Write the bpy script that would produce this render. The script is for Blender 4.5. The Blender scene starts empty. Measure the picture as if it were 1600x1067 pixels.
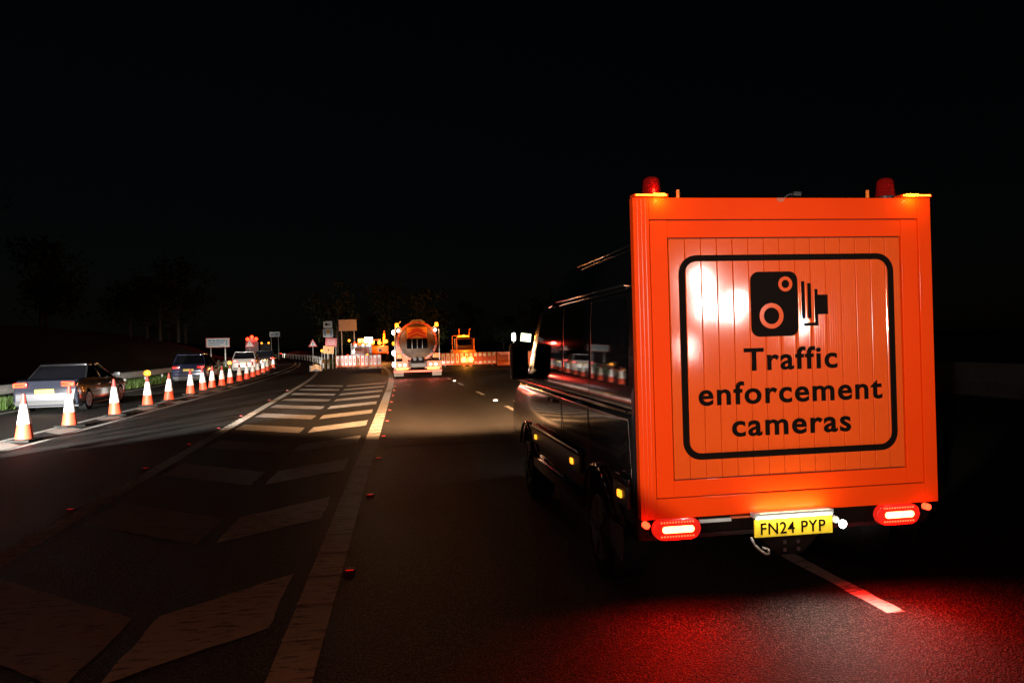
import bpy, bmesh, math, random
from mathutils import Vector, Matrix
R = math.radians
random.seed(7)
SC = bpy.context.scene
COL = SC.collection

# ------------------------------------------------------------------ camera
EYE = 1.72; FPX = 1160.0; YAW = 0.1497; ROLL = 0.028
cam = bpy.data.objects.new('camera', bpy.data.cameras.new('camera')); COL.objects.link(cam)
cam.data.sensor_width = 36.0; cam.data.lens = 36.0*FPX/1600.0
cam.data.clip_start = 0.05; cam.data.clip_end = 3000
_F = Vector((math.sin(YAW), math.cos(YAW), 0)); _R0 = Vector((math.cos(YAW), -math.sin(YAW), 0)); _U0 = Vector((0, 0, 1))
_R = _R0*math.cos(ROLL) - _U0*math.sin(ROLL); _U = _R0*math.sin(ROLL) + _U0*math.cos(ROLL)
_m = Matrix((( _R.x, _U.x, -_F.x, 0), (_R.y, _U.y, -_F.y, 0), (_R.z, _U.z, -_F.z, EYE), (0, 0, 0, 1)))
cam.matrix_world = _m
SC.camera = cam

# ------------------------------------------------------------------ night sky, moon, exposure
W = bpy.data.worlds.new('World'); SC.world = W; W.use_nodes = True
nt = W.node_tree; bg = nt.nodes['Background']
sky = nt.nodes.new('ShaderNodeTexSky'); sky.sky_type = 'NISHITA'; sky.sun_disc = False
sky.sun_elevation = R(12); sky.sun_rotation = R(150)
nt.links.new(sky.outputs[0], bg.inputs['Color']); bg.inputs['Strength'].default_value = 0.0003
sun = bpy.data.objects.new('moon', bpy.data.lights.new('moon', 'SUN')); COL.objects.link(sun)
sun.data.energy = 0.0008; sun.data.angle = R(0.5); sun.data.color = (0.8, 0.9, 1.0)
sun.rotation_euler = (R(78), 0, R(-150))
SC.view_settings.view_transform = 'Standard'; SC.view_settings.look = 'None'
SC.view_settings.exposure = 0; SC.view_settings.gamma = 1; SC.view_settings.use_curve_mapping = False
SC.render.engine = 'CYCLES'
SC.cycles.max_bounces = 5; SC.cycles.diffuse_bounces = 2; SC.cycles.glossy_bounces = 3
SC.cycles.transmission_bounces = 4; SC.cycles.sample_clamp_indirect = 3.0; SC.cycles.sample_clamp_direct = 0
SC.cycles.use_denoising = True

# ------------------------------------------------------------------ materials
def mat(name, col, rough=0.5, metal=0.0, emit=None, es=0.0, coat=0.0, noise=None, bump=None, spec=0.5, coat_r=0.06):
    m = bpy.data.materials.new(name); m.use_nodes = True
    n = m.node_tree; b = n.nodes['Principled BSDF']
    b.inputs['Base Color'].default_value = (*col, 1); b.inputs['Roughness'].default_value = rough
    b.inputs['Metallic'].default_value = metal; b.inputs['Coat Weight'].default_value = coat
    b.inputs['Coat Roughness'].default_value = coat_r
    b.inputs['Specular IOR Level'].default_value = spec
    if emit:
        b.inputs['Emission Color'].default_value = (*emit, 1); b.inputs['Emission Strength'].default_value = es
        m.cycles.emission_sampling = 'NONE'
    if noise:                                   # (scale, second colour, low, high[, stretch])
        tc = n.nodes.new('ShaderNodeTexCoord'); mp = n.nodes.new('ShaderNodeMapping'); tx = n.nodes.new('ShaderNodeTexNoise')
        tx.inputs['Scale'].default_value = noise[0]; tx.inputs['Detail'].default_value = 8; tx.inputs['Roughness'].default_value = 0.65
        if len(noise) > 4: mp.inputs['Scale'].default_value = noise[4]
        rp = n.nodes.new('ShaderNodeValToRGB')
        rp.color_ramp.elements[0].position = noise[2]; rp.color_ramp.elements[1].position = noise[3]
        rp.color_ramp.elements[0].color = (*noise[1], 1); rp.color_ramp.elements[1].color = (*col, 1)
        n.links.new(tc.outputs['Object'], mp.inputs[0]); n.links.new(mp.outputs[0], tx.inputs['Vector'])
        n.links.new(tx.outputs['Fac'], rp.inputs['Fac']); n.links.new(rp.outputs[0], b.inputs['Base Color'])
    if bump:                                    # (scale, strength, distance)
        tc = n.nodes.new('ShaderNodeTexCoord'); v = n.nodes.new('ShaderNodeTexNoise'); bm_ = n.nodes.new('ShaderNodeBump')
        v.inputs['Scale'].default_value = bump[0]; v.inputs['Detail'].default_value = 4
        bm_.inputs['Strength'].default_value = bump[1]; bm_.inputs['Distance'].default_value = bump[2]
        n.links.new(tc.outputs['Object'], v.inputs['Vector']); n.links.new(v.outputs['Fac'], bm_.inputs['Height'])
        n.links.new(bm_.outputs[0], b.inputs['Normal'])
    return m

def asphalt():
    m = bpy.data.materials.new('asphalt'); m.use_nodes = True
    n = m.node_tree; b = n.nodes['Principled BSDF']; L = n.links.new
    tc = n.nodes.new('ShaderNodeTexCoord')
    vo = n.nodes.new('ShaderNodeTexVoronoi'); vo.inputs['Scale'].default_value = 95; vo.feature = 'F1'
    v2 = n.nodes.new('ShaderNodeTexNoise'); v2.inputs['Scale'].default_value = 60; v2.inputs['Detail'].default_value = 5
    big = n.nodes.new('ShaderNodeTexNoise'); big.inputs['Scale'].default_value = 0.7; big.inputs['Detail'].default_value = 6
    mp = n.nodes.new('ShaderNodeMapping'); mp.inputs['Scale'].default_value = (1.0, 0.12, 1.0)   # wheel tracks run along the road
    for x in (vo, v2): L(tc.outputs['Object'], x.inputs['Vector'])
    L(tc.outputs['Object'], mp.inputs[0]); L(mp.outputs[0], big.inputs['Vector'])
    rp = n.nodes.new('ShaderNodeValToRGB')
    rp.color_ramp.elements[0].position = 0.16; rp.color_ramp.elements[0].color = (0.2, 0.19, 0.175, 1)  # pale stones, contrast raised to put the surface glitter into colour
    rp.color_ramp.elements[1].position = 0.42; rp.color_ramp.elements[1].color = (0.016, 0.0155, 0.015, 1)
    L(vo.outputs['Distance'], rp.inputs['Fac'])
    mix = n.nodes.new('ShaderNodeMix'); mix.data_type = 'RGBA'; mix.blend_type = 'MULTIPLY'
    r2 = n.nodes.new('ShaderNodeValToRGB'); r2.color_ramp.elements[0].position = 0.3; r2.color_ramp.elements[0].color = (0.55, 0.55, 0.55, 1)
    r2.color_ramp.elements[1].position = 0.7; r2.color_ramp.elements[1].color = (1.25, 1.2, 1.15, 1)
    L(big.outputs['Fac'], r2.inputs['Fac']); mix.inputs['Factor'].default_value = 1.0
    L(rp.outputs[0], mix.inputs['A']); L(r2.outputs[0], mix.inputs['B']); L(mix.outputs['Result'], b.inputs['Base Color'])
    rr = n.nodes.new('ShaderNodeMapRange'); rr.inputs['To Min'].default_value = 0.5; rr.inputs['To Max'].default_value = 0.7; b.inputs['Specular IOR Level'].default_value = 0.14
    L(big.outputs['Fac'], rr.inputs['Value']); L(rr.outputs[0], b.inputs['Roughness'])
    ad = n.nodes.new('ShaderNodeMath'); ad.operation = 'SUBTRACT'
    L(v2.outputs['Fac'], ad.inputs[0]); L(vo.outputs['Distance'], ad.inputs[1])
    bp = n.nodes.new('ShaderNodeBump'); bp.inputs['Strength'].default_value = 0.9; bp.inputs['Distance'].default_value = 0.008
    L(ad.outputs[0], bp.inputs['Height']); L(bp.outputs[0], b.inputs['Normal'])
    return m

def road_paint(name, col, wear):
    m = bpy.data.materials.new(name); m.use_nodes = True
    n = m.node_tree; b = n.nodes['Principled BSDF']; L = n.links.new
    tc = n.nodes.new('ShaderNodeTexCoord'); t1 = n.nodes.new('ShaderNodeTexNoise'); t1.inputs['Scale'].default_value = 7
    t1.inputs['Detail'].default_value = 10; t1.inputs['Roughness'].default_value = 0.72
    mp = n.nodes.new('ShaderNodeMapping'); mp.inputs['Scale'].default_value = (0.7, 3.0, 1)
    L(tc.outputs['Object'], mp.inputs[0]); L(mp.outputs[0], t1.inputs['Vector'])
    rp = n.nodes.new('ShaderNodeValToRGB'); e = rp.color_ramp.elements
    e[0].position = wear; e[0].color = (0.05, 0.046, 0.042, 1); e[1].position = wear+0.1; e[1].color = (*col, 1)
    e2 = rp.color_ramp.elements.new(min(0.98, wear+0.3)); e2.color = (col[0]*.8, col[1]*.78, col[2]*.74, 1)
    L(t1.outputs['Fac'], rp.inputs['Fac']); L(rp.outputs[0], b.inputs['Base Color'])
    b.inputs['Roughness'].default_value = 0.6
    bp = n.nodes.new('ShaderNodeBump'); bp.inputs['Strength'].default_value = 0.7; bp.inputs['Distance'].default_value = 0.006
    t2 = n.nodes.new('ShaderNodeTexNoise'); t2.inputs['Scale'].default_value = 45; t2.inputs['Detail'].default_value = 4
    L(mp.outputs[0], t2.inputs['Vector']); L(t2.outputs['Fac'], bp.inputs['Height']); L(bp.outputs[0], b.inputs['Normal'])
    return m

M = {}
M['asphalt'] = asphalt()
M['paint'] = road_paint('road_marking_paint', (0.66, 0.63, 0.57), 0.385)
M['paint_worn'] = road_paint('worn_marking_paint', (0.40, 0.36, 0.32), 0.37)
M['soil'] = mat('verge_soil', (0.03, 0.045, 0.018), 0.95, noise=(3, (0.035, 0.028, 0.018), .35, .65), bump=(20, .6, .03))
M['grass'] = mat('grass', (0.10, 0.19, 0.035), 0.6, noise=(2.5, (0.06, 0.1, 0.02), .3, .7))
M['leaf'] = mat('leaf', (0.04, 0.05, 0.02), 0.8, spec=.15)
M['bark'] = mat('bark', (0.07, 0.055, 0.04), 0.9, bump=(12, .6, .02))
M['steel'] = mat('galvanised_steel', (0.6, 0.6, 0.57), 0.5, 0.2, noise=(4, (0.4, 0.39, 0.36), .3, .7))
M['concrete'] = mat('concrete', (0.07, 0.066, 0.062), 0.95, spec=.04, noise=(2, (0.045, 0.042, 0.04), .3, .7))
M['black'] = mat('black_plastic', (0.012, 0.012, 0.013), 0.45)
M['rubber'] = mat('tyre_rubber', (0.010, 0.010, 0.010), 0.95, spec=.06, bump=(60, .4, .01))
M['rim'] = mat('wheel_steel', (0.28, 0.28, 0.29), 0.35, 0.8)
M['chrome'] = mat('chrome', (0.8, 0.78, 0.75), 0.18, 1.0)
M['glass'] = mat('dark_glass', (0.006, 0.006, 0.008), 0.03, spec=0.7)
M['van'] = mat('van_charcoal_paint', (0.010, 0.009, 0.0095), 0.13, 0.0, coat=1.0, spec=0.6)
M['orange'] = mat('orange_panel', (0.92, 0.058, 0.002), 0.5, coat=0.03, spec=.06, noise=(1.6, (0.87, 0.05, 0.0015), .3, .7))
M['slat'] = mat('reflective_orange_sheeting', (0.80, 0.088, 0.007), 0.45, coat=1.0, coat_r=.09, spec=.06, noise=(5, (0.75, 0.078, 0.006), .3, .7))
M['orange_gloss'] = mat('orange_lacquer', (0.92, 0.07, 0.002), 0.3, coat=1, coat_r=.2)
M['ink'] = mat('black_sign_vinyl', (0.006, 0.003, 0.002), 0.6, spec=.04)
M['dark_gap'] = mat('dark_backing', (0.02, 0.006, 0.004), 0.7)
M['yellow'] = mat('number_plate_yellow', (0.86, 0.62, 0.03), 0.35, noise=(9, (0.8, 0.56, 0.03), .3, .6))
M['white'] = mat('white_plastic', (0.8, 0.79, 0.76), 0.4)
M['cone_red'] = mat('cone_orange_red', (0.72, 0.075, 0.025), 0.55, noise=(8, (0.5, 0.06, 0.03), .3, .6))
M['cone_tip'] = mat('cone_dark_tip', (0.30, 0.03, 0.02), 0.6)
M['sleeve'] = mat('reflective_sleeve', (0.86, 0.85, 0.82), 0.35, noise=(14, (0.72, 0.7, 0.66), .3, .55))
M['tail'] = mat('tail_lamp_lens', (0.5, 0.01, 0.008), 0.2, emit=(1, 0.02, 0.008), es=0.6, coat=.6)
M['tail_hot'] = mat('tail_lamp_led', (1, 0.6, 0.3), 0.3, emit=(1, 0.42, 0.12), es=7)
M['red_hot'] = mat('red_lamp', (1, 0.05, 0.02), 0.3, emit=(1, 0.035, 0.01), es=6.5)
M['red_dim'] = mat('glowing_red_reflector', (0.8, 0.01, 0.01), 0.3, emit=(1, 0.01, 0.01), es=0.7)  # shine of the reflectors put in as emission
M['amber_hot'] = mat('amber_lamp', (1, 0.5, 0.05), 0.3, emit=(1, 0.25, 0.02), es=3.8)
M['amber_blaze'] = mat('glaring_amber_lamp', (1, 0.5, 0.05), 0.3, emit=(1, 0.42, 0.06), es=9)
M['amber_mid'] = mat('amber_marker', (1, 0.4, 0.02), 0.3, emit=(1, 0.36, 0.02), es=2.2)
M['white_hot'] = mat('white_lamp', (1, 1, 1), 0.3, emit=(1, 0.95, 0.85), es=14)
M['plate_lens'] = mat('plate_lamp_glass', (1, 1, 1), .3, emit=(1, .93, .8), es=1.6)
M['base_rubber'] = mat('cone_base_rubber', (0.02, 0.02, 0.018), 0.9, spec=.08)
M['beacon'] = mat('red_beacon_dome', (0.25, 0.01, 0.01), 0.12, emit=(1, 0.02, 0.01), es=0.05, coat=1)
M['beacon'].node_tree.nodes['Principled BSDF'].inputs['Transmission Weight'].default_value = 0.75
M['beacon_core'] = mat('beacon_core', (0.6, 0.02, 0.02), 0.25, emit=(1, 0.02, 0.01), es=0.12)
M['blue_print'] = mat('blue_sign_print', (0.02, 0.22, 0.5), 0.4)
M['sign_white'] = mat('reflective_white_sign', (0.82, 0.8, 0.78), 0.4)
M['sign_red'] = mat('reflective_red_sign', (0.75, 0.05, 0.03), 0.4)
M['sign_back'] = mat('sign_back_aluminium', (0.42, 0.36, 0.3), 0.6, noise=(1.5, (0.34, 0.3, 0.25), .3, .7))
M['sign_yellow'] = mat('yellow_works_sign', (0.85, 0.36, 0.02), 0.4)
M['works_orange'] = mat('works_orange_paint', (0.8, 0.19, 0.02), 0.4, noise=(2, (0.6, 0.14, 0.02), .3, .6))
M['tank'] = mat('tank_grey_paint', (0.17, 0.095, 0.055), 0.5, 0.0, spec=.2, noise=(2.2, (0.08, 0.05, 0.035), .35, .6))
M['tank_red'] = mat('tank_red_paint', (0.55, 0.10, 0.03), 0.4)
M['barrier_orange'] = mat('barrier_orange_plastic', (0.82, 0.16, 0.03), 0.5, noise=(3, (0.65, 0.12, 0.03), .3, .6))
M['stripe_red'] = mat('stripe_red', (0.7, 0.05, 0.02), 0.4)
M['cloth'] = mat('grey_blue_car_paint', (0.018, 0.02, 0.03), 0.18, 0.0, coat=1)
M['paint_lit_bumper'] = mat('headlit_bumper_paint', (0.2, 0.2, 0.215), 0.25, 0.5, coat=.8)  # pale tone carries headlamp light falling on the bumper
M['paint_navy'] = mat('navy_car_paint', (0.03, 0.036, 0.08), 0.2, 0.2, coat=.8)
M['paint_white'] = mat('white_car_paint', (0.6, 0.56, 0.55), 0.25, 0.1, coat=.8)
M['paint_black'] = mat('black_car_paint', (0.015, 0.015, 0.017), 0.15, 0.0, coat=1)

# ------------------------------------------------------------------ mesh helpers
def tag(o, label=None, cat=None, group=None, kind=None):
    if label: o['label'] = label
    if cat: o['category'] = cat
    if group: o['group'] = group
    if kind: o['kind'] = kind
    return o

def empty(name, loc, rz=0.0, label=None, cat=None, group=None):
    o = bpy.data.objects.new(name, None); COL.objects.link(o); o.empty_display_size = .2
    o.location = loc; o.rotation_euler = (0, 0, rz)
    return tag(o, label, cat, group)

class MB:
    def __init__(s): s.bm = bmesh.new()
    def box(s, c, d, bev=0.0, rot=None, seg=2):
        r = bmesh.ops.create_cube(s.bm, size=1.0)['verts']
        mt = Matrix.Translation(c) @ (rot.to_4x4() if rot else Matrix.Identity(4)) @ Matrix.Diagonal((*d, 1))
        bmesh.ops.transform(s.bm, matrix=mt, verts=r)
        if bev:
            es = list({e for v in r for e in v.link_edges})
            bmesh.ops.bevel(s.bm, geom=es, offset=bev, segments=seg, affect='EDGES', profile=.7)
        return s
    def b2(s, x0, x1, y0, y1, z0, z1, bev=0.0): return s.box(((x0+x1)/2, (y0+y1)/2, (z0+z1)/2), (abs(x1-x0), abs(y1-y0), abs(z1-z0)), bev)
    def cyl(s, p, q, r, r2=None, n=16, caps=True):
        p, q = Vector(p), Vector(q); d = q-p; r2 = r if r2 is None else r2
        v = bmesh.ops.create_cone(s.bm, cap_ends=caps, segments=n, radius1=r, radius2=max(r2, 1e-4), depth=d.length)['verts']
        rot = d.to_track_quat('Z', 'Y').to_matrix().to_4x4()
        bmesh.ops.transform(s.bm, matrix=Matrix.Translation((p+q)/2) @ rot, verts=v)
        return s
    def tube(s, pts, r, n=8):
        for a, b in zip(pts[:-1], pts[1:]): s.cyl(a, b, r, n=n)
        return s
    def sphere(s, c, r, sc=(1, 1, 1), n=12):
        v = bmesh.ops.create_uvsphere(s.bm, u_segments=n, v_segments=max(6, n//2+2), radius=r)['verts']
        bmesh.ops.transform(s.bm, matrix=Matrix.Translation(c) @ Matrix.Diagonal((*sc, 1)), verts=v)
        return s
    def prism(s, pts, axis, a, b, bev=0.0):
        """polygon pts (2D) extruded from a to b along axis ('x': pts are (y,z); 'y': (x,z); 'z': (x,y))"""
        def mk(p, t): return {'x': (t, p[0], p[1]), 'y': (p[0], t, p[1]), 'z': (p[0], p[1], t)}[axis]
        A = [s.bm.verts.new(mk(p, a)) for p in pts]; B = [s.bm.verts.new(mk(p, b)) for p in pts]
        f1 = s.bm.faces.new(A); f2 = s.bm.faces.new(B[::-1]); n = len(pts); side = []
        for i in range(n): side.append(s.bm.faces.new((A[i], B[i], B[(i+1) % n], A[(i+1) % n])))
        if bev:
            es = list({e for f in (f1, f2) for e in f.edges})
            bmesh.ops.bevel(s.bm, geom=es, offset=bev, segments=3, affect='EDGES', profile=.6)
        return s
    def loft(s, rings, close=True, cap=True):
        rs = [[s.bm.verts.new(p) for p in r] for r in rings]; n = len(rs[0])
        for a, b in zip(rs[:-1], rs[1:]):
            for i in range(n if close else n-1):
                try: s.bm.faces.new((a[i], a[(i+1) % n], b[(i+1) % n], b[i]))
                except ValueError: pass
        if cap:
            s.bm.faces.new(rs[0][::-1]); s.bm.faces.new(rs[-1])
        return s
    def poly(s, pts):
        s.bm.faces.new([s.bm.verts.new(p) for p in pts]); return s
    def build(s, name, m, parent=None, smooth=False, label=None, kind=None, loc=None):
        bm = s.bm
        bmesh.ops.recalc_face_normals(bm, faces=bm.faces)
        me = bpy.data.meshes.new(name); bm.to_mesh(me); bm.free()
        if smooth:
            me.polygons.foreach_set('use_smooth', [True]*len(me.polygons))
            if smooth is not True: me.set_sharp_from_angle(angle=R(smooth))
        me.materials.append(m if not isinstance(m, str) else M[m])
        o = bpy.data.objects.new(name, me); COL.objects.link(o)
        if parent: o.parent = parent
        if loc: o.location = loc
        return tag(o, label=label, kind=kind)

def share(o, parent, loc=(0, 0, 0), rot=None, name=None):
    c = o.copy(); c.parent = parent; c.location = loc
    if rot: c.rotation_euler = rot
    COL.objects.link(c); return c

def copy_tree(o, parent=None):
    c = o.copy(); COL.objects.link(c); c.parent = parent
    for ch in list(o.children): copy_tree(ch, c)
    return c

def rrect(x0, x1, z0, z1, r, n=6):
    pts = []
    for cx, cz, a0 in ((x1-r, z1-r, 0), (x0+r, z1-r, 90), (x0+r, z0+r, 180), (x1-r, z0+r, 270)):
        for k in range(n+1):
            a = R(a0+90*k/n); pts.append((cx+r*math.cos(a), cz+r*math.sin(a)))
    return pts

def ring(mb, po, pi, y0, y1):
    """frame between outline po and inline pi (same count, in x,z), from y0 (front) to y1"""
    n = len(po)
    f = [[mb.bm.verts.new((p[0], y, p[1])) for p in pp] for y in (y0, y1) for pp in (po, pi)]
    of, inf, ob, ib = f
    for i in range(n):
        j = (i+1) % n
        mb.bm.faces.new((of[i], of[j], inf[j], inf[i])); mb.bm.faces.new((ob[j], ob[i], ib[i], ib[j]))
        mb.bm.faces.new((of[j], of[i], ob[i], ob[j])); mb.bm.faces.new((inf[i], inf[j], ib[j], ib[i]))
    return mb

def text(name, body, m, parent, x0, x1, z, y, h=None, bold=0.0, depth=0.003, rot=(math.pi/2, 0, 0), spacing=1.0, font_scale_z=1.0):
    """lettering fitted between x0 and x1, baseline at z, facing -Y, as a mesh"""
    cu = bpy.data.curves.new(name, 'FONT'); cu.body = body; cu.size = 1.0; cu.offset = bold; cu.extrude = 0.001
    cu.space_character = spacing; cu.resolution_u = 6
    t = bpy.data.objects.new('tmp', cu); COL.objects.link(t)
    dg = bpy.context.evaluated_depsgraph_get()
    me = bpy.data.meshes.new_from_object(t.evaluated_get(dg)); bpy.data.objects.remove(t)
    xs = [v.co.x for v in me.vertices]; ys = [v.co.y for v in me.vertices]
    sx = (x1-x0)/(max(xs)-min(xs)); mx = min(xs)
    if h is None: sy = sx
    else: sy = h/0.73
    for v in me.vertices:
        v.co = Vector(((v.co.x-mx)*sx, -v.co.z*depth/0.001 if False else (0 if v.co.z > 0 else depth), v.co.y*sy*font_scale_z))
    me.materials.clear(); me.materials.append(M[m])
    o = bpy.data.objects.new(name, me); COL.objects.link(o); o.parent = parent; o.location = (x0, y, z)
    return o

def flat(o, k=.35): o.scale = (1, k, 1); return o
def lamp(name, kind, loc, power, col, parent=None, aim=None, size=40, blend=.5, rad=.03, dims=None):
    L = bpy.data.lights.new(name, kind); L.energy = power; L.color = col
    if kind == 'SPOT': L.spot_size = R(size); L.spot_blend = blend
    if kind == 'AREA':
        L.shape = 'RECTANGLE'; L.size, L.size_y = dims
    else: L.shadow_soft_size = rad
    o = bpy.data.objects.new(name, L); COL.objects.link(o); o.location = loc
    if aim is not None: o.rotation_euler = (Vector(aim)-Vector(loc)).to_track_quat('-Z', 'Y').to_euler()
    if parent: o.parent = parent
    return o

# ------------------------------------------------------------------ road layout
def bend(y):                                    # the whole road swings gently left beyond the closure
    if y < 33: return 0.0
    if y < 125: return -((y-33)**2)/800.0
    return -10.58 - (y-125)*0.23 + 0.0002*(y-125)**2
def XL(y): return -3.1 - 0.04*min(y, 120) + bend(y)              # left line of the nosing
def XR(y): return -0.64 + 0.006*min(y, 30) + bend(y)             # right line of the nosing
def XD(y): return 3.0 - 0.011*min(y, 30) - .0008*max(0, min(y, 45)-15)**2 + bend(y)               # lane line under the van
def X2(y): return -7.95 - .002*y + bend(y)
def X3(y): return -6.98 - .008*y + bend(y)
def XE(y): return -11.6 - .008*y + bend(y)
def XS(y): return -1.58 - 0.026*min(y, 36)                       # seam in the middle of the nosing

def strip(name, f0, f1, y0, y1, z, m, parent=None, step=2.0, kind='structure', label=None):
    mb = MB(); ys = []; y = y0
    while y < y1: ys.append(y); y += step
    ys.append(y1)
    vs = [(mb.bm.verts.new((f0(y), y, z)), mb.bm.verts.new((f1(y), y, z))) for y in ys]
    for (a, b), (c, d) in zip(vs[:-1], vs[1:]): mb.bm.faces.new((a, b, d, c))
    return mb.build(name, m, parent, kind=None if parent else kind, label=label)

g = MB(); g.poly([(-900, -200, -0.03), (900, -200, -0.03), (900, 1500, -0.03), (-900, 1500, -0.03)])
g.build('ground', 'soil', kind='structure')
road = strip('road', lambda y: XE(y)-0.7, lambda y: 14.4+bend(y), -30, 420, 0.0, 'asphalt', step=3)
# embankment on the left behind the safety fence
mb = MB(); rows = []
for i in range(0, 90):
    y = -20+i*5; row = []
    for dx, z in ((-1.2, -.02), (-3.2, .05), (-6, .5), (-11, 2.4), (-18, 4.2), (-40, 5.5)):
        row.append(mb.bm.verts.new((XE(y)+dx, y, z+random.uniform(-.06, .06)*(z > .1))))
    rows.append(row)
for a, b in zip(rows[:-1], rows[1:]):
    for i in range(5): mb.bm.faces.new((a[i], a[i+1], b[i+1], b[i]))
mb.build('embankment', 'soil', kind='structure', smooth=True)
# grass mound between the carriageways beyond the nosing
mb = MB(); rows = []
for i in range(0, 40):
    y = 62+i*6; row = []; w = min(6.5, 1.0+(y-62)*.12); hh = min(1.0, (y-62)*.03)
    for t, z in ((0, .01), (.3, .6), (.6, 1.0), (1, .05)):
        row.append(mb.bm.verts.new((XL(y)+.7+w*t, y, z*hh+.012)))
    rows.append(row)
for a, b in zip(rows[:-1], rows[1:]):
    for i in range(3): mb.bm.faces.new((a[i], a[i+1], b[i+1], b[i]))
mb.build('verge', 'grass', kind='structure', smooth=True)

# markings
Z1 = 0.0012
strip('left_nosing_line', lambda y: XL(y)-.1, lambda y: XL(y)+.1, 2.0, 20, Z1, 'paint', road)
strip('left_nosing_line', lambda y: XL(y)-.1, lambda y: XL(y)+.1, 20, 58, Z1, 'paint', road)
strip('right_nosing_line', lambda y: XR(y)-.12, lambda y: XR(y)+.12, 2.0, 59, Z1, 'paint', road, step=1.5)
strip('edge_line', lambda y: XE(y)-.08, lambda y: XE(y)+.08, 0, 300, Z1, 'paint', road)
strip('works_line', lambda y: X2(y)-.07, lambda y: X2(y)+.07, 0, 300, Z1, 'paint', road)
strip('works_line', lambda y: X3(y)-.06, lambda y: X3(y)+.06, 0, 300, Z1, 'paint', road)
rib = None
for f, y0, y1, st, w in ((XL, 4.2, 21, .45, .11), (XR, 3.3, 19, .62, .125)):
    y = y0
    while y < y1:
        if rib is None: rib = MB().b2(-.5, .5, -.016, .016, 0, .002).build('rumble_rib', 'paint', road)
        else: rib = share(rib, road)
        rib.location = (f(y), y, Z1+.0005); rib.scale = (w*2, 1, 1); y += st
# hatching bars of the nosing, V shaped with the point towards the traffic
k = 0; y0 = 2.3
def bar_mesh(pts, rag):
    mb = MB(); out = []
    n = len(pts)
    for i in range(n):
        a = Vector(pts[i]); b = Vector(pts[(i+1) % n]); L_ = (b-a).length; s_ = max(1, int(L_/.12))
        nn = Vector((-(b-a).y, (b-a).x))/max(L_, 1e-6)
        for j in range(s_):
            p = a+(b-a)*j/s_ + nn*(random.uniform(-rag, rag) if j else 0); out.append((p.x, p.y))
    mb.poly([(x, y, Z1) for x, y in out]); return mb
while y0 < 36:
    ys = y0
    xs = XS(ys)
    xl = XL(ys)+.2; xr = XR(ys)-.24
    bar_mesh([(xs-.05, ys-1.0), (xs-.05, ys), (xl, ys+.82*(xs-xl)), (xl, ys+.82*(xs-xl)-1.05)], .012).build('hatching_bar', 'paint_worn' if ys < 26 else 'paint', road)
    bar_mesh([(xs+.12, ys-1.0), (xr, ys+.85*(xr-xs)-1.1), (xr, ys+.85*(xr-xs)), (xs+.12, ys)], .012).build('hatching_bar', 'paint', road)
    y0 += 2.82
# worn bars between the two works lines under the cones
for y in (15.6, 18.4, 21.2, 24.2, 27, 30, 33, 36):
    bar_mesh([(X2(y)+.12, y-.5), (X3(y)-.1, y-1.3), (X3(y)-.1, y-.2), (X2(y)+.12, y+.6)], .01).build('hatching_bar', 'paint_worn', road)
def dash(y0, y1, w=.06):
    bar_mesh([(XD(y0)-w, y0), (XD(y0)+w, y0), (XD(y1)+w, y1), (XD(y1)-w, y1)], .008).build('lane_dash', 'paint', road)
for a, b in ((4.15, 5.6), (10.5, 12.2), (17.9, 19.7), (24.2, 26.0), (30.2, 32.0), (35.4, 36.8), (43, 45)): dash(a, b)
# a joint across the lane, slightly lower tarmac strip
strip('surface_joint', lambda y: XR(y)+.2, lambda y: 14, 12.7, 12.78, .002, M['dark_gap'] and 'concrete', road)

# reflective studs along both lines of the nosing
stud = empty('road_stud', (-.43, 5.86, 0), 0, None, 'road stud', 'red road studs along the right nosing line')
MB().box((0, 0, .0035), (.085, .085, .006), .002).build('stud_base', 'black', stud)
MB().box((0, -.044, .006), (.06, .004, .005)).build('reflector', 'red_dim', stud)
tag(stud, 'red reflecting stud beside the right hand white nosing line of the slip road')
for y in (8.75, 11.54, 14.3, 17.1, 19.9, 22.7, 25.5, 28.3, 31.1):
    c = copy_tree(stud); c.location = (XR(y)+.2, y, 0)
for i, y in enumerate((6.1, 8.9, 11.7, 14.4, 17.1, 20.0, 25.5, 31.0)):
    c = copy_tree(stud); c.location = (XL(y)-.2, y, 0)
    tag(c, 'red reflecting stud beside the left hand ribbed nosing line', 'road stud', 'red road studs along the left nosing line')
wst = empty('road_stud', (0, 0, 0), 0, 'white reflecting stud in the lane line ahead of the van', 'road stud', 'white road studs in the lane line')
MB().box((0, 0, .008), (.13, .14, .016), .004).build('stud_base', 'white', wst)
MB().box((0, -.072, .013), (.11, .006, .016)).build('reflector', 'white_hot', wst)  # returned headlamp light put in as emission
for i, y in enumerate((21.7, 33.7)):
    c = wst if i == 0 else copy_tree(wst); c.location = (XD(y), y, 0)

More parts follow.
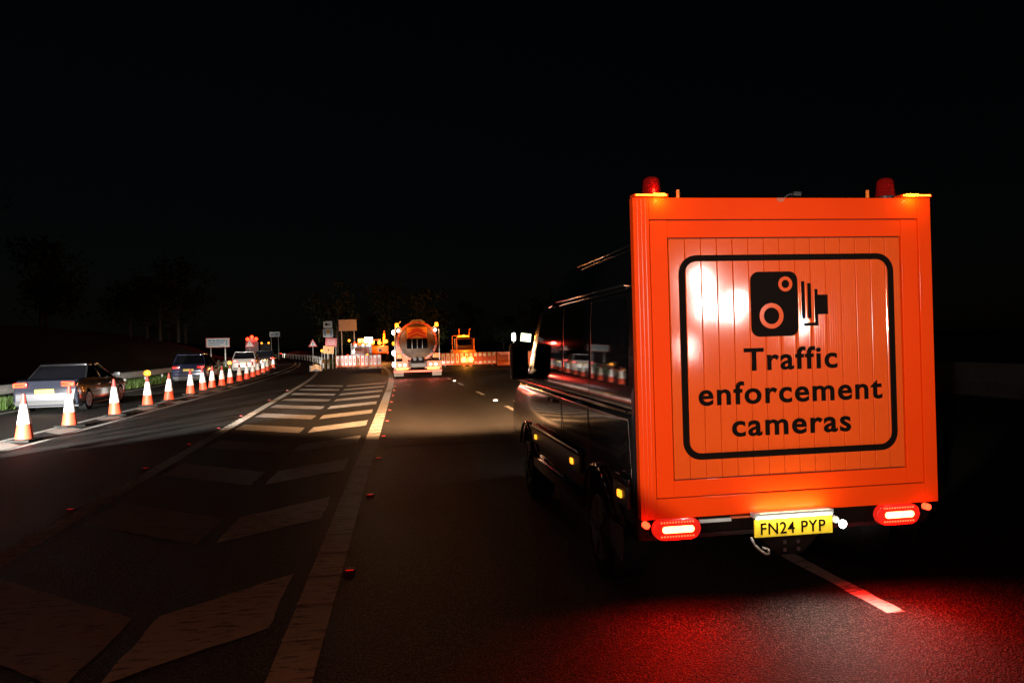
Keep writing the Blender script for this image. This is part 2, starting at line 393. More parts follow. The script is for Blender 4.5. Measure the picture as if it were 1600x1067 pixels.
# ------------------------------------------------------------------ cones
def make_cone():
    t = empty('traffic_cone', (0, 0, 0))
    MB().box((0, 0, .03), (.46, .46, .05), .015).build('base', 'base_rubber', t)
    MB().cyl((0, 0, .06), (0, 0, .36), .165, .122, 24).build('lower_cone', 'cone_red', t, smooth=40)
    MB().cyl((0, 0, .36), (0, 0, .76), .126, .062, 24).build('reflective_sleeve', 'sleeve', t, smooth=40)
    MB().cyl((0, 0, .76), (0, 0, .97), .060, .028, 24).build('tip', 'cone_tip', t, smooth=40)
    return t
def add_lamp(t):
    b = MB().cyl((0, -.04, 1.04), (0, .04, 1.04), .09, n=20).build('road_lamp', 'amber_mid', t, smooth=40)
    MB().box((0, 0, .96), (.1, .08, .08), .01).build('lamp_battery', 'black', b)
    q = MB().cyl((0, -.045, 1.04), (0, -.05, 1.04), .045, n=16).build('lamp_lens', 'amber_hot', b)
cone0 = make_cone(); used = False
cones = [(-7.35, 11.4), (-7.38, 13.7), (-7.44, 16.06), (-7.68, 18.69), (-7.69, 21.52), (-7.89, 24.78), (-7.88, 26.91), (-8.1, 30.38), (-8.25, 32.89), (-8.3, 34.6),
         (-8.25, 36.2), (-8.38, 38.5), (-8.35, 40.5), (-8.45, 42.9), (-8.72, 46.0), (-8.97, 49), (-9.4, 53.3), (-9.85, 57.5), (-10.4, 62), (-10.9, 66.5)]
names = ['second cone out of view to the left', 'nearest cone just left of the picture',
         'nearest and largest cone, below the left tail lamp of the silver saloon',
         'second nearest striped cone, below the right tail lamp of the silver saloon',
         'striped cone standing right of the dark side of the silver saloon',
         'striped cone with a round amber lamp, nearer of the two lamp cones',
         'striped cone left of the navy hatchback, its tip against the car',
         'striped cone standing before the number plate of the navy hatchback',
         'striped cone standing before the right rear corner of the navy hatchback',
         'striped cone just right of the navy hatchback',
         'striped cone in the gap between navy hatchback and white hatchback',
         'striped cone with amber lamp before the left end of the white hatchback',
         'striped cone before the middle of the white hatchback',
         'striped cone before the right end of the white hatchback',
         'striped cone in the gap between the white and the black hatchback']
for i, (x, y) in enumerate(cones):
    c = cone0 if i == 0 else None
    if c is None:
        c = cone0.copy(); COL.objects.link(c)
        for ch in cone0.children: share(ch, c)
    c.location = (x, y, .004); c.rotation_euler = (R(random.gauss(0, 1.2)), R(random.gauss(0, 1.2)), random.uniform(-.8, .8)); c.scale = (1, 1, random.uniform(.97, 1.03))
    lab = 'red and white ' + names[i] if i < len(names) else 'small far striped cone, %s beyond the cones by the white hatchback' % ['first', 'second', 'third', 'fourth', 'last'][i-len(names)]
    tag(c, lab, 'traffic cone', 'cones closing off the lane')
for i in (5, 11):
    t = [o for o in COL.objects if o.name.startswith('traffic_cone') and o.parent is None][i]
    add_lamp(t)

# ------------------------------------------------------------------ road vehicles on the open lane
def wheel(parent, x, y, r, w, side, rim='rim'):
    t = MB().cyl((x-w/2, y, r), (x+w/2, y, r), r, n=28).build('tyre', 'rubber', parent, smooth=40)
    rr = MB().cyl((x+side*(w/2+.001), y, r), (x+side*(w/2+.012), y, r), r*.66, n=24)
    for k in range(5):
        a = k*2*math.pi/5
        rr.box((x+side*(w/2+.02), y+math.cos(a)*r*.33, r+math.sin(a)*r*.33), (.02, r*.5, r*.16), rot=Matrix.Rotation(a, 3, 'X'))
    rr.build('rim', rim, t)
    return t

def arch(cy, cz, r, y_from_low, zb, n=12, rev=False):
    """points along the bottom edge over a wheel arch, running +y"""
    a0 = math.asin(min(.99, max(-.99, (zb-cz)/r)))
    pts = []
    for k in range(n+1):
        a = math.pi-a0 - (math.pi-2*a0)*k/n
        pts.append((cy+r*math.cos(a), cz+r*math.sin(a)))
    return pts

def make_car(x, y, rz, paint, label, kind='saloon', w=1.82, L=4.5, H=1.45, lights='on', plate=True, beam=0, bracket=False):
    t = empty('car', (x, y, 0), rz, label, 'car', 'cars queuing past the cones')
    hw = w/2; zb = .2; r = .33; belt = .92 if kind == 'saloon' else 1.0
    wy0, wy1 = .82, L-.88
    suv = kind != 'saloon'
    prof = [(0.06, .35), (.10, zb)] + arch(wy0, r, r+.06, 0, zb) + arch(wy1, r, r+.06, 0, zb) + [(L-.12, zb), (L-.02, .36), (L, .55), (L-.12, .72), (L-.5, .84), (L-1.15, belt-.02), (L-1.3, belt)]
    if suv: prof += [(.12, belt), (.03, .86), (0.0, .6)]
    else: prof += [(.95, belt+.06), (.25, belt+.07), (.08, belt+.02), (.05, .8), (0.0, .58)]
    bb = MB().prism(prof, 'x', -hw, hw, bev=.09)
    for v in bb.bm.verts:                       # tumblehome and rounded plan corners
        k = 1-.16*max(0, v.co.z-.55)-.12*max(0, .35-v.co.z)
        e_ = max(0, .35-v.co.y)/.35; f_ = max(0, v.co.y-(L-.6))/.6
        v.co.x *= k*(1-.07*e_*e_-.14*f_*f_)
    bb.build('body', paint, t, smooth=50)
    MB().b2(-hw+.1, hw-.1, .25, L-.3, .16, .5).build('underbody', 'black', t)
    # greenhouse
    yb0, yb1 = (.14, L-1.25) if suv else (.75, L-1.25)
    yr0, yr1 = (.42, L-2.1) if suv else (1.35, L-2.15)
    rings = []
    for yy, z, k in ((0, belt-.02, 0), (1, H-.12, .8), (2, H-.02, 1.0)):
        tt = k; y_0 = yb0+(yr0-yb0)*tt; y_1 = yb1+(yr1-yb1)*tt; ww = (hw-.06)-(.20)*tt; c = .12
        rings.append([(ww, y_0+c, z), (ww, y_1-c, z), (ww-c, y_1, z), (-ww+c, y_1, z), (-ww, y_1-c, z), (-ww, y_0+c, z), (-ww+c, y_0, z), (ww-c, y_0, z)])
    MB().loft(rings).build('window_glass', 'glass', t, smooth=35)
    ww = hw-.24
    MB().box((0, (yr0+yr1)/2, H), (ww*2, yr1-yr0+.02, .07), .03).build('roof', 'paint_black' if bracket else paint, t, smooth=40)  # saloon roof and pillars painted black to hold the night shade
    for s in (-1, 1):
        for ya, yc, xa in ((yb0+.06, yr0+.06, .09), (yb1-.06, yr1-.06, .09), ((yb0+yb1)/2, (yr0+yr1)/2, .065)):
            MB().cyl((s*(hw-xa), ya, belt), (s*(ww), yc, H-.02), .028, n=6).build('pillar', 'paint_black' if bracket else paint, t)
        MB().box((s*(hw+.09), yb1-.2, belt+.08), (.2, .1, .14), .035).build('door_mirror', 'black', t, smooth=40)
        wheel(t, s*(hw-.12), wy0, r, .22, s); wheel(t, s*(hw-.12), wy1, r, .22, s)
        for f_ in (.36, .58): MB().box((s*(hw+.005), L*f_, belt-.17), (.02, .16, .03)).build('door_handle', 'chrome', t)
        # tail lamp: lens and light guide
        zt = .84 if suv else .84
        lens = MB().box((s*(hw-.27), .0, zt), (.36, .09, .13), .03).build('tail_lamp', 'tail', t, smooth=40)
        g_ = MB()
        if bracket:
            x0, x1 = s*(hw-.11), s*(hw-.43); yy = -.05
            g_.tube([(x1, yy, zt-.035), (x0, yy, zt-.045), (x0, yy, zt+.03), (x1, yy, zt+.05)], .026, 8)
        else:
            g_.box((s*(hw-.2), -.05, zt), (.15, .02, .09), .008)
        g_.build('light_guide', 'red_hot' if lights == 'on' else 'tail', lens)
        hl = MB().box((s*(hw-.25), L-.1, .66), (.34, .16, .12), .04).build('headlight', 'white', t)
        MB().box((s*(hw-.45), -.005, .3), (.25, .02, .04)).build('reflector', 'red_dim', t)
    MB().b2(-hw+.13, hw-.13, -.02, .05, .36, .58, .03).build('rear_bumper', 'paint_lit_bumper' if bracket else paint, t, smooth=40)  # saloon bumper painted silver, headlamp light put into its colour
    MB().b2(-hw+.12, hw-.12, -.03, .06, .24, .36).build('bumper_trim', 'black', t)
    if plate:
        pl = MB().box((0, -.02, .64 if not suv else .70), (.52, .012, .115), .004).build('number_plate', 'yellow', t)
    if suv:
        MB().box((0, .24, H-.01), (1.0, .28, .03), .01).build('roof_spoiler', paint, t)
    if beam:
        flat(lamp('headlight_beam', 'SPOT', (0, L+.1, .68), beam*1.6, (1, .93, .82), t, aim=(0.3, L+14, .25), size=60, blend=.6, rad=.1))
    return t

make_car(-10.35, 23.6, R(1.5), 'cloth', 'dark silver saloon with bracket shaped red tail lamps behind the nearest cones', 'saloon', H=1.38, lights='on', bracket=True, beam=2500)
make_car(-11.0, 41.0, R(3), 'paint_navy', 'navy hatchback with lit pale bumper passing the middle of the cone line', 'suv', w=1.76, L=4.2, H=1.5, lights='dim', beam=3000)
make_car(-11.3, 56.5, R(6), 'paint_white', 'pale hatchback with red tail lamps queuing third in the open lane', 'suv', w=1.76, L=4.2, H=1.5, beam=2500)
make_car(-11.75, 67.5, R(8), 'paint_black', 'black hatchback with round red lamps queuing fourth in the open lane', 'suv', w=1.8, L=4.2, H=1.5, beam=2500)
make_car(-19.6, 123.0, R(14), 'paint_black', 'far dark car of which mostly two red tail lamps show, ahead of the queue', 'saloon', beam=3000)
# the vehicle following just outside the picture, whose headlamps light the cones
fc = make_car(-10.4, 1.2, R(0), 'paint_navy', 'dark car following in the open lane, left of the picture', 'suv', w=1.85, L=4.4, H=1.6)
for s in (-1, 1):
    flat(lamp('headlight_beam', 'SPOT', (s*.72, 4.55, 1.05), 42000, (1, .98, .93), fc, aim=(s*.3+2.4, 4.55+16, .1), size=46, blend=.35, rad=.05), .22)

# tall lorry ahead in the curve with three red lamps up high
lo = empty('lorry', (-28.4, 150, 0), R(14), 'tall dark lorry with three bright red lamps high on its rear, in the bend', 'lorry')
MB().b2(-1.2, 1.2, 0, 7.5, 1.0, 3.1, .05).build('cargo_box', 'black', lo)
MB().b2(-1.1, 1.1, 7.7, 9.6, .6, 2.7, .1).build('cab', 'paint_black', lo)
MB().b2(-1.0, 1.0, .1, 9.4, .7, 1.0).build('chassis', 'black', lo)
for s in (-1, 1):
    for y in (1.2, 2.4, 8.6): wheel(lo, s*1.0, y, .48, .3, s)
    MB().box((s*.9, -.03, .95), (.3, .04, .12)).build('tail_lamp', 'tail', lo)
for x, z in ((-.8, 3.6), (0, 4.0), (.8, 3.6)):
    MB().sphere((x, -.05, z), .33, n=12).build('warning_lamp', 'red_hot', lo, smooth=True)
MB().b2(-.9, .9, 0, .06, 3.1, 3.7).build('lamp_bracket', 'black', lo)
lamp('warning_glow', 'POINT', (0, -1.2, 3.9), 1500, (1, .05, .03), lo, rad=.3)
lo2 = empty('lorry', (-32.0, 185, 0), R(14), 'far lorry showing two orange marker lamps, right of the red lamp cluster', 'lorry')
MB().b2(-1.2, 1.2, 0, 7.5, 1.0, 3.0, .05).build('cargo_box', 'black', lo2)
MB().b2(-1.1, 1.1, 7.7, 9.6, .6, 2.7, .1).build('cab', 'paint_black', lo2)
for s in (-1, 1):
    for y in (1.2, 8.6): wheel(lo2, s*1.0, y, .48, .3, s)
    MB().sphere((s*.8, -.05, 3.0), .24, n=10).build('marker_lamp', 'amber_hot', lo2, smooth=True)

# ------------------------------------------------------------------ safety fences
def guard_rail(label, f, y0, y1, step, name='safety_fence'):
    t = empty(name, (f(y0), y0, 0), 0, label, 'guard rail')
    ox, oy = f(y0), y0
    prof = [(0, .42), (.05, .46), (.05, .50), (.0, .55), (.0, .61), (.05, .66), (.05, .70), (0, .74), (-.012, .74), (-.012, .42)]
    rings = []; y = y0
    while y <= y1+.01:
        rings.append([(f(y)-ox+p[0], y-oy, p[1]) for p in prof]); y += step
    MB().loft(rings).build('beam', 'steel', t)
    p0 = None; y = y0+step/2
    while y < y1:
        if p0 is None: p0 = MB().b2(-.04, .04, -.05, .05, -.05, .68).build('post', 'steel', t)
        else: p0 = share(p0, t)
        p0.location = (f(y)-ox-.06, y-oy, 0); y += step
guard_rail('long galvanised guard rail on the grass verge left of the traffic', lambda y: XE(y)-1.35, 18, 190, 3.2)
guard_rail('guard rail starting at the nosing and running off into the bend', lambda y: XL(y)+.25+.35*min(1, max(0, (y-58)/6)), 56, 220, 4.0)
def med(y): return 15.2+bend(y)
cb = empty('central_barrier', (15.2, -4, 0), 0, 'dark concrete barrier along the far right of the carriageway', 'barrier')
p0 = None
for k in range(22):
    y = k*3.0
    if p0 is None: p0 = MB().prism([(-.3, 0), (.3, 0), (.27, .12), (.12, .35), (.09, .85), (-.09, .85), (-.12, .35), (-.27, .12)], 'y', .015, 2.985).build('barrier_unit', 'concrete', cb)
    else: p0 = share(p0, cb)
    p0.location = (bend(y-4), y, -.03)
rl = empty('reflector_post', (15.0, 13.4, .8), 0, 'small white reflector on the barrier at the right edge of the picture', 'reflector')
MB().box((0, 0, .03), (.05, .04, .08), .005).build('post_body', 'black', rl)
MB().sphere((-.02, -.02, .05), .025, n=8).build('reflector', 'white_hot', rl)  # reflected glint put in as a glowing ball

# ------------------------------------------------------------------ grass on the verge (nobody could count it)
mb = MB()
def tuft(mb, x, y, h, n, z=0):
    for _ in range(n):
        a = random.uniform(0, 6.28); w = .012+.01*random.random(); px = x+random.gauss(0, .09); py = y+random.gauss(0, .09)
        hx = random.gauss(0, .08); hy = random.gauss(0, .08); hh = h*random.uniform(.5, 1.15)
        dx, dy = math.cos(a)*w, math.sin(a)*w
        v = [mb.bm.verts.new(p) for p in ((px-dx, py-dy, z-.02), (px+dx, py+dy, z-.02), (px+hx, py+hy, z+hh))]
        mb.bm.faces.new(v)
for _ in range(5200):
    y = 20+60*random.random()**1.6; dx = -.75-2.6*random.random()
    tuft(mb, XE(y)+dx, y, .22+.18*random.random(), 7)
for _ in range(500):
    y = 62+60*random.random(); tuft(mb, XL(y)+.9+random.random()*3, y, .25, 6, .3)
mb.build('verge_grass', 'grass', kind='stuff')

# ------------------------------------------------------------------ trees
def tree_mesh(seed, h, rad):
    rnd = random.Random(seed)
    tk = MB(); tk.cyl((0, 0, -.5), (0, 0, h*.5), .22, .12, 8)
    for k in range(7):
        a = rnd.uniform(0, 6.28); z = h*rnd.uniform(.25, .5)
        tk.cyl((0, 0, z), (math.cos(a)*rad*.7, math.sin(a)*rad*.7, z+h*rnd.uniform(.15, .35)), .09, .03, 6)
    cr = MB()
    cl = [(rnd.gauss(0, rad*.42), rnd.gauss(0, rad*.42), h*rnd.uniform(.3, .95), rad*rnd.uniform(.25, .5)) for _ in range(26)]
    for cx, cy, cz, r in cl:
        for _ in range(75):
            u = Vector((rnd.gauss(0, 1), rnd.gauss(0, 1), rnd.gauss(0, 1))).normalized()*r*rnd.random()**.4
            s = rnd.uniform(.1, .2); q = Matrix.Rotation(rnd.uniform(0, 6.28), 3, Vector((rnd.gauss(0, 1), rnd.gauss(0, 1), rnd.gauss(0, 1))).normalized())
            c = Vector((cx, cy, cz))+u
            cr.poly([c+q@Vector(p) for p in ((-s, -s*.5, 0), (s, -s*.5, 0), (s*.9, s*.6, .04), (-s*.7, s*.6, 0))])
    return tk, cr
protos = []
for s, h, r in ((1, 9, 3.2), (2, 11, 3.6), (3, 7.5, 3.0)):
    tk, cr = tree_mesh(s, h, r)
    t = empty('tree', (0, 0, 0)); tk.build('trunk', 'bark', t); cr.build('crown', 'leaf', t)
    protos.append(t)
spots = [(-31, 34), (-36, 40), (-32, 47), (-37, 54), (-33, 61), (-38, 68), (-33, 76), (-37, 84), (-28, 93), (-34, 101), (-31, 111), (-38, 120), (-36, 133), (-44, 146), (-48, 165), (-58, 190)]
spots2 = [(-14, 170), (-4, 158), (5, 164), (14, 150), (22, 158), (-7.5, 92), (-1.5, 96), (3.5, 93), (24, 120), (30, 96), (32, 74), (34, 56), (30, 42)]  # three trees near the closure added to catch beacon glow as a warm patch
for i, (x, y) in enumerate(spots+spots2):
    t = protos[i] if i < 3 else copy_tree(protos[i % 3])
    t.location = (x, y, (3.4 if i < len(spots) else 0)); t.rotation_euler = (0, 0, random.uniform(0, 6.28)); s = random.uniform(.85, 1.15); t.scale = (s, s, s)
    if i < len(spots): tag(t, 'dark leafy tree on the left embankment, lost in the night', 'tree', 'trees on the left embankment')
    elif i-len(spots) < 8: tag(t, 'dark tree far behind the road closure', 'tree', 'trees far behind the closure')
    else: tag(t, 'dark tree beyond the right side of the carriageway', 'tree', 'trees beyond the right side')

# ------------------------------------------------------------------ signs
def posts(t, xs, z, r=.04, y=.06):
    for x in xs: MB().cyl((x, y, -.02), (x, y, z), r, n=10).build('post', 'steel', t)
def triangle_sign(x, y, s, z, rz, label):
    t = empty('warning_sign', (x, y, 0), rz, label, 'road sign')
    tri = [(-s/2, z), (s/2, z), (0, z+s*.87)]
    MB().prism(tri, 'y', 0, .02).build('sign_border', 'sign_red', t)
    c = z+s*.29; k = .66
    MB().prism([(p[0]*k, c+(p[1]-c)*k) for p in tri], 'y', -.006, -.001).build('sign_face', 'sign_white', t)
    g_ = MB(); g_.b2(-s*.03, s*.03, -.012, -.008, z+s*.26, z+s*.5); g_.b2(-s*.03, s*.03, -.012, -.008, z+s*.15, z+s*.21); g_.build('warning_symbol', 'ink', t)
    posts(t, (0,), z+s*.3, .03, .05)
triangle_sign(-7.45, 66, .75, 1.75, R(8), 'small red triangular warning sign left of the stacked works signs')
triangle_sign(-17.3, 90, 1.05, 1.95, R(10), 'red and white triangular warning sign below the red lamp cluster')

# blue lettered direction sign left
ds = empty('direction_sign', (-16.2, 70, 0), R(10), 'wide white direction sign with blue print on two posts left of the queue', 'road sign')
MB().prism(rrect(-1.0, 1.0, 1.92, 2.78, .08), 'y', 0, .03).build('sign_face', 'sign_white', ds)
ring(MB(), rrect(-1.0, 1.0, 1.92, 2.78, .08), rrect(-.94, .94, 1.98, 2.72, .05), -.006, -.001).build('sign_border', 'sign_red', ds)
for a, b in ((-.82, -.52), (-.48, -.2), (-.14, .16), (.2, .34), (.38, .62)):
    MB().b2(a, b, -.01, -.006, 2.47, 2.6).build('printed_word', 'blue_print', ds)
b_ = MB(); b_.b2(-.85, .5, -.01, -.006, 2.3, 2.38); b_.b2(-.85, .2, -.01, -.006, 2.12, 2.18); b_.b2(.70, .78, -.01, -.006, 2.1, 2.6); b_.build('printed_bar', 'blue_print', ds)
posts(ds, (-.6, .6), 1.95, .05)
# far small blue and white sign
fs = empty('far_sign', (-18.0, 112, 0), R(12), 'small far pale sign above the road in the bend, right of the red lamps', 'road sign')
MB().prism(rrect(-.72, .72, 3.35, 4.1, .05), 'y', 0, .03).build('sign_face', 'sign_white', fs)
b_ = MB(); b_.b2(-.55, -.1, -.01, -.006, 3.62, 3.82); b_.b2(0, .5, -.01, -.006, 3.62, 3.82); b_.build('printed_bar', 'blue_print', fs)
posts(fs, (-.5, .5), 3.4, .06)

# stack of works signs
ss = empty('works_sign_stack', (-5.54, 59.5, 0), R(4), 'white camera sign over a blue and white lane sign on one post at the nosing', 'road sign')
MB().prism(rrect(-.34, .34, 3.17, 3.71, .06), 'y', 0, .02).build('camera_sign', 'sign_white', ss)
c_ = MB(); c_.prism(rrect(-.2, -.04, 3.36, 3.56, .03), 'y', -.008, -.002); c_.b2(-.02, .02, -.008, -.002, 3.38, 3.52); c_.b2(.04, .14, -.008, -.002, 3.4, 3.48); c_.build('camera_symbol', 'ink', ss)
MB().prism(rrect(-.38, .38, 2.46, 3.1, .05), 'y', 0, .02).build('lane_sign', 'sign_white', ss)
c_ = MB()
for x in (-.28, -.2, .2, .28): c_.b2(x-.025, x+.025, -.008, -.002, 2.54, 3.02)
c_.build('blue_stripe', 'blue_print', ss)
MB().b2(-.14, .14, -.012, -.006, 2.74, 3.04).build('orange_patch', 'sign_yellow', ss)
posts(ss, (0,), 3.6, .045)
s2 = empty('red_works_sign', (-5.3, 59.2, 0), R(4), 'tilted red works sign with pale lines below the camera sign', 'road sign')
MB().box((0, 0, 2.06), (.86, .02, .66), rot=Matrix.Rotation(R(5), 3, 'Y')).build('sign_face', 'sign_red', s2)
c_ = MB()
for z in (2.2, 2.06, 1.92): c_.box((0, -.013, z), (.6, .004, .035), rot=Matrix.Rotation(R(5), 3, 'Y'))
c_.build('printed_line', 'sign_white', s2)
posts(s2, (-.3, .35), 2.1, .03, .04)
s3 = empty('yellow_works_sign', (-5.46, 58.6, 0), R(4), 'tilted plain amber yellow works board low on the stack', 'road sign')
MB().box((0, 0, 1.46), (.82, .02, .58), rot=Matrix.Rotation(R(6), 3, 'Y')).build('sign_face', 'sign_yellow', s3)
MB().box((0, -.013, 1.46), (.08, .004, .1)).build('printed_mark', 'ink', s3)
posts(s3, (-.3, .3), 1.45, .03, .04)
# big blank board
bb = empty('blank_board', (-5.85, 86.5, 0), R(2), 'large plain brown orange rectangular board high on posts above the works lights', 'road sign')
MB().b2(-1.0, 1.0, 0, .05, 3.45, 4.75, .02).build('board_face', 'sign_back', bb)
posts(bb, (-.7, .7), 3.6, .06, .09)
# nosing marker
nm = empty('nosing_marker', (-5.9, 53.8, 0), R(4), 'low orange chevron marker on the ground at the tip of the nosing', 'chevron marker')
MB().box((0, 0, .22), (.9, .05, .42), .01).build('marker_board', 'black', nm)
for k in range(3):
    o = .12*k
    MB().prism([(-.36, .04+o), (0, .2+o), (.36, .04+o), (.36, .1+o), (0, .27+o), (-.36, .1+o)], 'y', -.035, -.027).build('chevron_stripe', 'sign_yellow', nm)
for (x, y, z, m, lab) in ((-6.0, 59, 1.42, 'amber_hot', 'small round amber lamp left of the yellow works board'), (-3.9, 66, 1.95, 'red_hot', 'small pink red lamp between the sign stack and the works trucks'),
                     (-4.15, 60.5, .95, 'red_hot', 'small red lamp low on a post right of the yellow works board'), (-2.6, 60, .98, 'amber_hot', 'amber lamp on a short post over the left striped barrier'),
                     (-3.6, 72, 2.2, 'amber_hot', 'bright amber lamp left of the white works truck roof')):
    l = empty('works_lamp', (x, y, 0), 0, lab, 'works lamp')
    MB().cyl((0, 0, -.01), (0, 0, z-.08), .02, n=8).build('post', 'steel', l)
    MB().box((0, 0, .03), (.3, .3, .06), .01).build('foot', 'black', l)
    MB().sphere((0, 0, z), .1, n=12).build('lamp_lens', m, l, smooth=True)

# ------------------------------------------------------------------ striped barriers across the closed lanes
def make_barrier(x, y, rz, w, n, label, wh=True):
    t = empty('road_barrier', (x, y, 0), rz, label, 'road barrier', 'striped barriers across the closed road')
    f = MB(); f.b2(-w/2, w/2, -.02, .02, .93, 1.0); f.b2(-w/2, w/2, -.02, .02, .12, .2)
    f.b2(-w/2, -w/2+.05, -.02, .02, .2, .93); f.b2(w/2-.05, w/2, -.02, .02, .2, .93)
    f.build('frame', 'barrier_orange', t)
    MB().b2(-w/2+.05, w/2-.05, -.008, .008, .2, .93).build('mesh_panel', 'barrier_orange', t)
    p = w/n; st = None; pw = None
    ol = rrect(-p*.33, p*.33, .24, .98, .05); il = rrect(-p*.13, p*.13, .4, .78, .03)
    for i in range(n):
        xx = -w/2+p*(i+.5)
        if wh:
            if st is None: st = ring(MB(), ol, il, -.034, -.022).build('white_plate', 'sleeve', t)
            else: st = share(st, t)
            st.location = (xx, 0, 0)
        else:
            for z0, z1 in ((.72, .98), (.22, .34)):
                if i == 0: pw_ = MB().b2(-p*.3, p*.3, -.034, -.022, z0, z1).build('white_plate', 'sleeve', t); 
                else:
                    pw_ = share(plates[(z0)], t)
                if i == 0:
                    if z0 == .72: plates = {}
                    plates[z0] = pw_
                pw_.location = (xx, 0, 0)
        if i < n-1:
            if pw is None: pw = MB().b2(-p*.14, p*.14, -.03, -.022, .25, .97).build('red_plate', 'stripe_red', t)
            else: pw = share(pw, t)
            pw.location = (xx+p/2, 0, 0)
    for s in (-1, 1): MB().b2(s*w*.36-.04, s*w*.36+.04, -.35, .35, 0, .12, .01).build('foot', 'black', t)
    return t
make_barrier(-4.15, 58.6, R(-2), 1.55, 5, 'left striped barrier, by the sign stack')
make_barrier(-2.38, 57.4, R(6), 1.85, 6, 'striped barrier second from left, ending at the white nosing line')
make_barrier(3.95, 54.4, R(-4), 2.05, 6, 'striped barrier immediately right of the tanker', True)
make_barrier(5.95, 54.2, R(-4), 2.0, 6, 'striped barrier before the amber lit works vehicle, with small white squares', False)
p0 = None
for i in range(7):
    x = 7.75+i*1.55
    t = empty('water_barrier', (x, 54.0-i*.1, 0), R(-3), ['solid orange barrier block next to the striped barriers, left of the van mirror'][0] if i == 0 else 'solid orange barrier block hidden behind the van', 'barrier block', 'orange barrier blocks across the right lanes')
    if p0 is None:
        p0 = MB().prism([(-.28, 0), (.28, 0), (.2, .25), (.1, .4), (.1, .98), (-.1, .98), (-.1, .4), (-.2, .25)], 'x', -.75, .75, .02)
        p0 = p0.build('block', 'barrier_orange', t)
    else: p0 = share(p0, t)
wl = MB(); wl.b2(-1, 6.6, 0, .22, 0, .0); 
bar_mesh([(XR(47)+.3, 46.7), (8.5, 46.3), (8.5, 46.6), (XR(47)+.3, 47.05)], .01).build('pale_cross_strip', 'paint', road)  # pale strip across the closed lane
wl.bm.free()

for x, lab in ((4.55, 'left of two glaring amber lamps standing before the barriers under the works lorry'), (5.05, 'right of two glaring amber lamps standing before the barriers under the works lorry')):
    l = empty('works_lamp', (x, 53.8, 0), 0, lab, 'works lamp', 'pair of amber lamps before the right barriers')
    MB().box((0, .05, .14), (.2, .16, .28), .02).build('battery_box', 'works_orange', l)
    MB().sphere((0, 0, .50), .19, (1, .45, 1), n=18).build('lamp_lens', 'amber_blaze', l, smooth=True)
# ------------------------------------------------------------------ tanker lorry, rear view
tk = empty('tanker_lorry', (.86, 38.0, 0), R(-1), 'vacuum tanker lorry seen from behind with amber beacons and round chevron marked tank end', 'tanker lorry')
cz = 1.86; tr = .97
MB().cyl((0, .35, cz), (0, 6.2, cz), tr, n=48).build('tank', 'tank', tk, smooth=40)
rings = []
for r_, y_ in ((tr, .35), (tr*.98, .22), (tr*.9, .12), (tr*.7, .04), (tr*.4, 0.0), (.05, -.01)):
    rings.append([(r_*math.cos(a*math.pi/24), y_, cz+r_*math.sin(a*math.pi/24)) for a in range(48)])
MB().loft(rings).build('tank_end', 'tank', tk, smooth=50)
rg = MB(); ring(rg, [(math.cos(a*math.pi/24)*(tr+.05), cz+math.sin(a*math.pi/24)*(tr+.05)) for a in range(48)], [(math.cos(a*math.pi/24)*(tr-.06), cz+math.sin(a*math.pi/24)*(tr-.06)) for a in range(48)], .12, .3)
rg.build('flange_ring', 'tank_red', tk)
bolt = None
for k in range(20):
    a = k*math.pi/10
    if bolt is None: bolt = MB().cyl((0, .08, 0), (0, .13, 0), .03, n=8).build('flange_bolt', 'steel', tk)
    else: bolt = share(bolt, tk)
    bolt.location = (math.cos(a)*(tr-.03), 0, cz+math.sin(a)*(tr-.03))
ch = MB().b2(-.5, .5, -.05, -.02, 2.02, 2.58, .01).build('chevron_board', 'sign_yellow', tk)
for k in range(3):
    z = 2.06+k*.17
    for s in (-1, 1):
        MB().prism([(0, z+.12), (s*.46, z-.06+.0), (s*.46, z+.05), (0, z+.22)] if k < 2 else [(0, z+.08), (s*.3, z-.04), (s*.3, z+.05), (0, z+.15)], 'y', -.058, -.052).build('chevron_stripe', 'stripe_red', ch)
MB().b2(-.52, .52, -.06, -.02, 1.5, 1.98, .01).build('sight_glass', 'glass', tk)
for x in (-.26, 0, .26): MB().b2(x-.012, x+.012, -.07, -.06, 1.5, 1.98).build('window_bar', 'steel', tk)
for x in (-.72, .72): MB().cyl((x, .0, 1.32), (x, .14, 1.32), .07, n=12).build('valve_cap', 'black', tk)
MB().b2(-.35, .35, -.1, .3, .75, 1.0, .03).build('outlet_housing', 'ink', tk)
for x in (-.14, .14): MB().cyl((x, -.2, .98), (x, .2, .98), .09, n=14).build('outlet_pipe', 'black', tk)
MB().b2(-.5, .5, .1, 8.6, .55, .85).build('chassis', 'black', tk)
MB().b2(-1.23, 1.23, 6.5, 8.5, .55, 2.7, .12).build('cab', 'works_orange', tk)
MB().b2(-1.22, 1.22, .0, .08, .30, .40, .01).build('rear_bumper', 'stripe_red', tk)
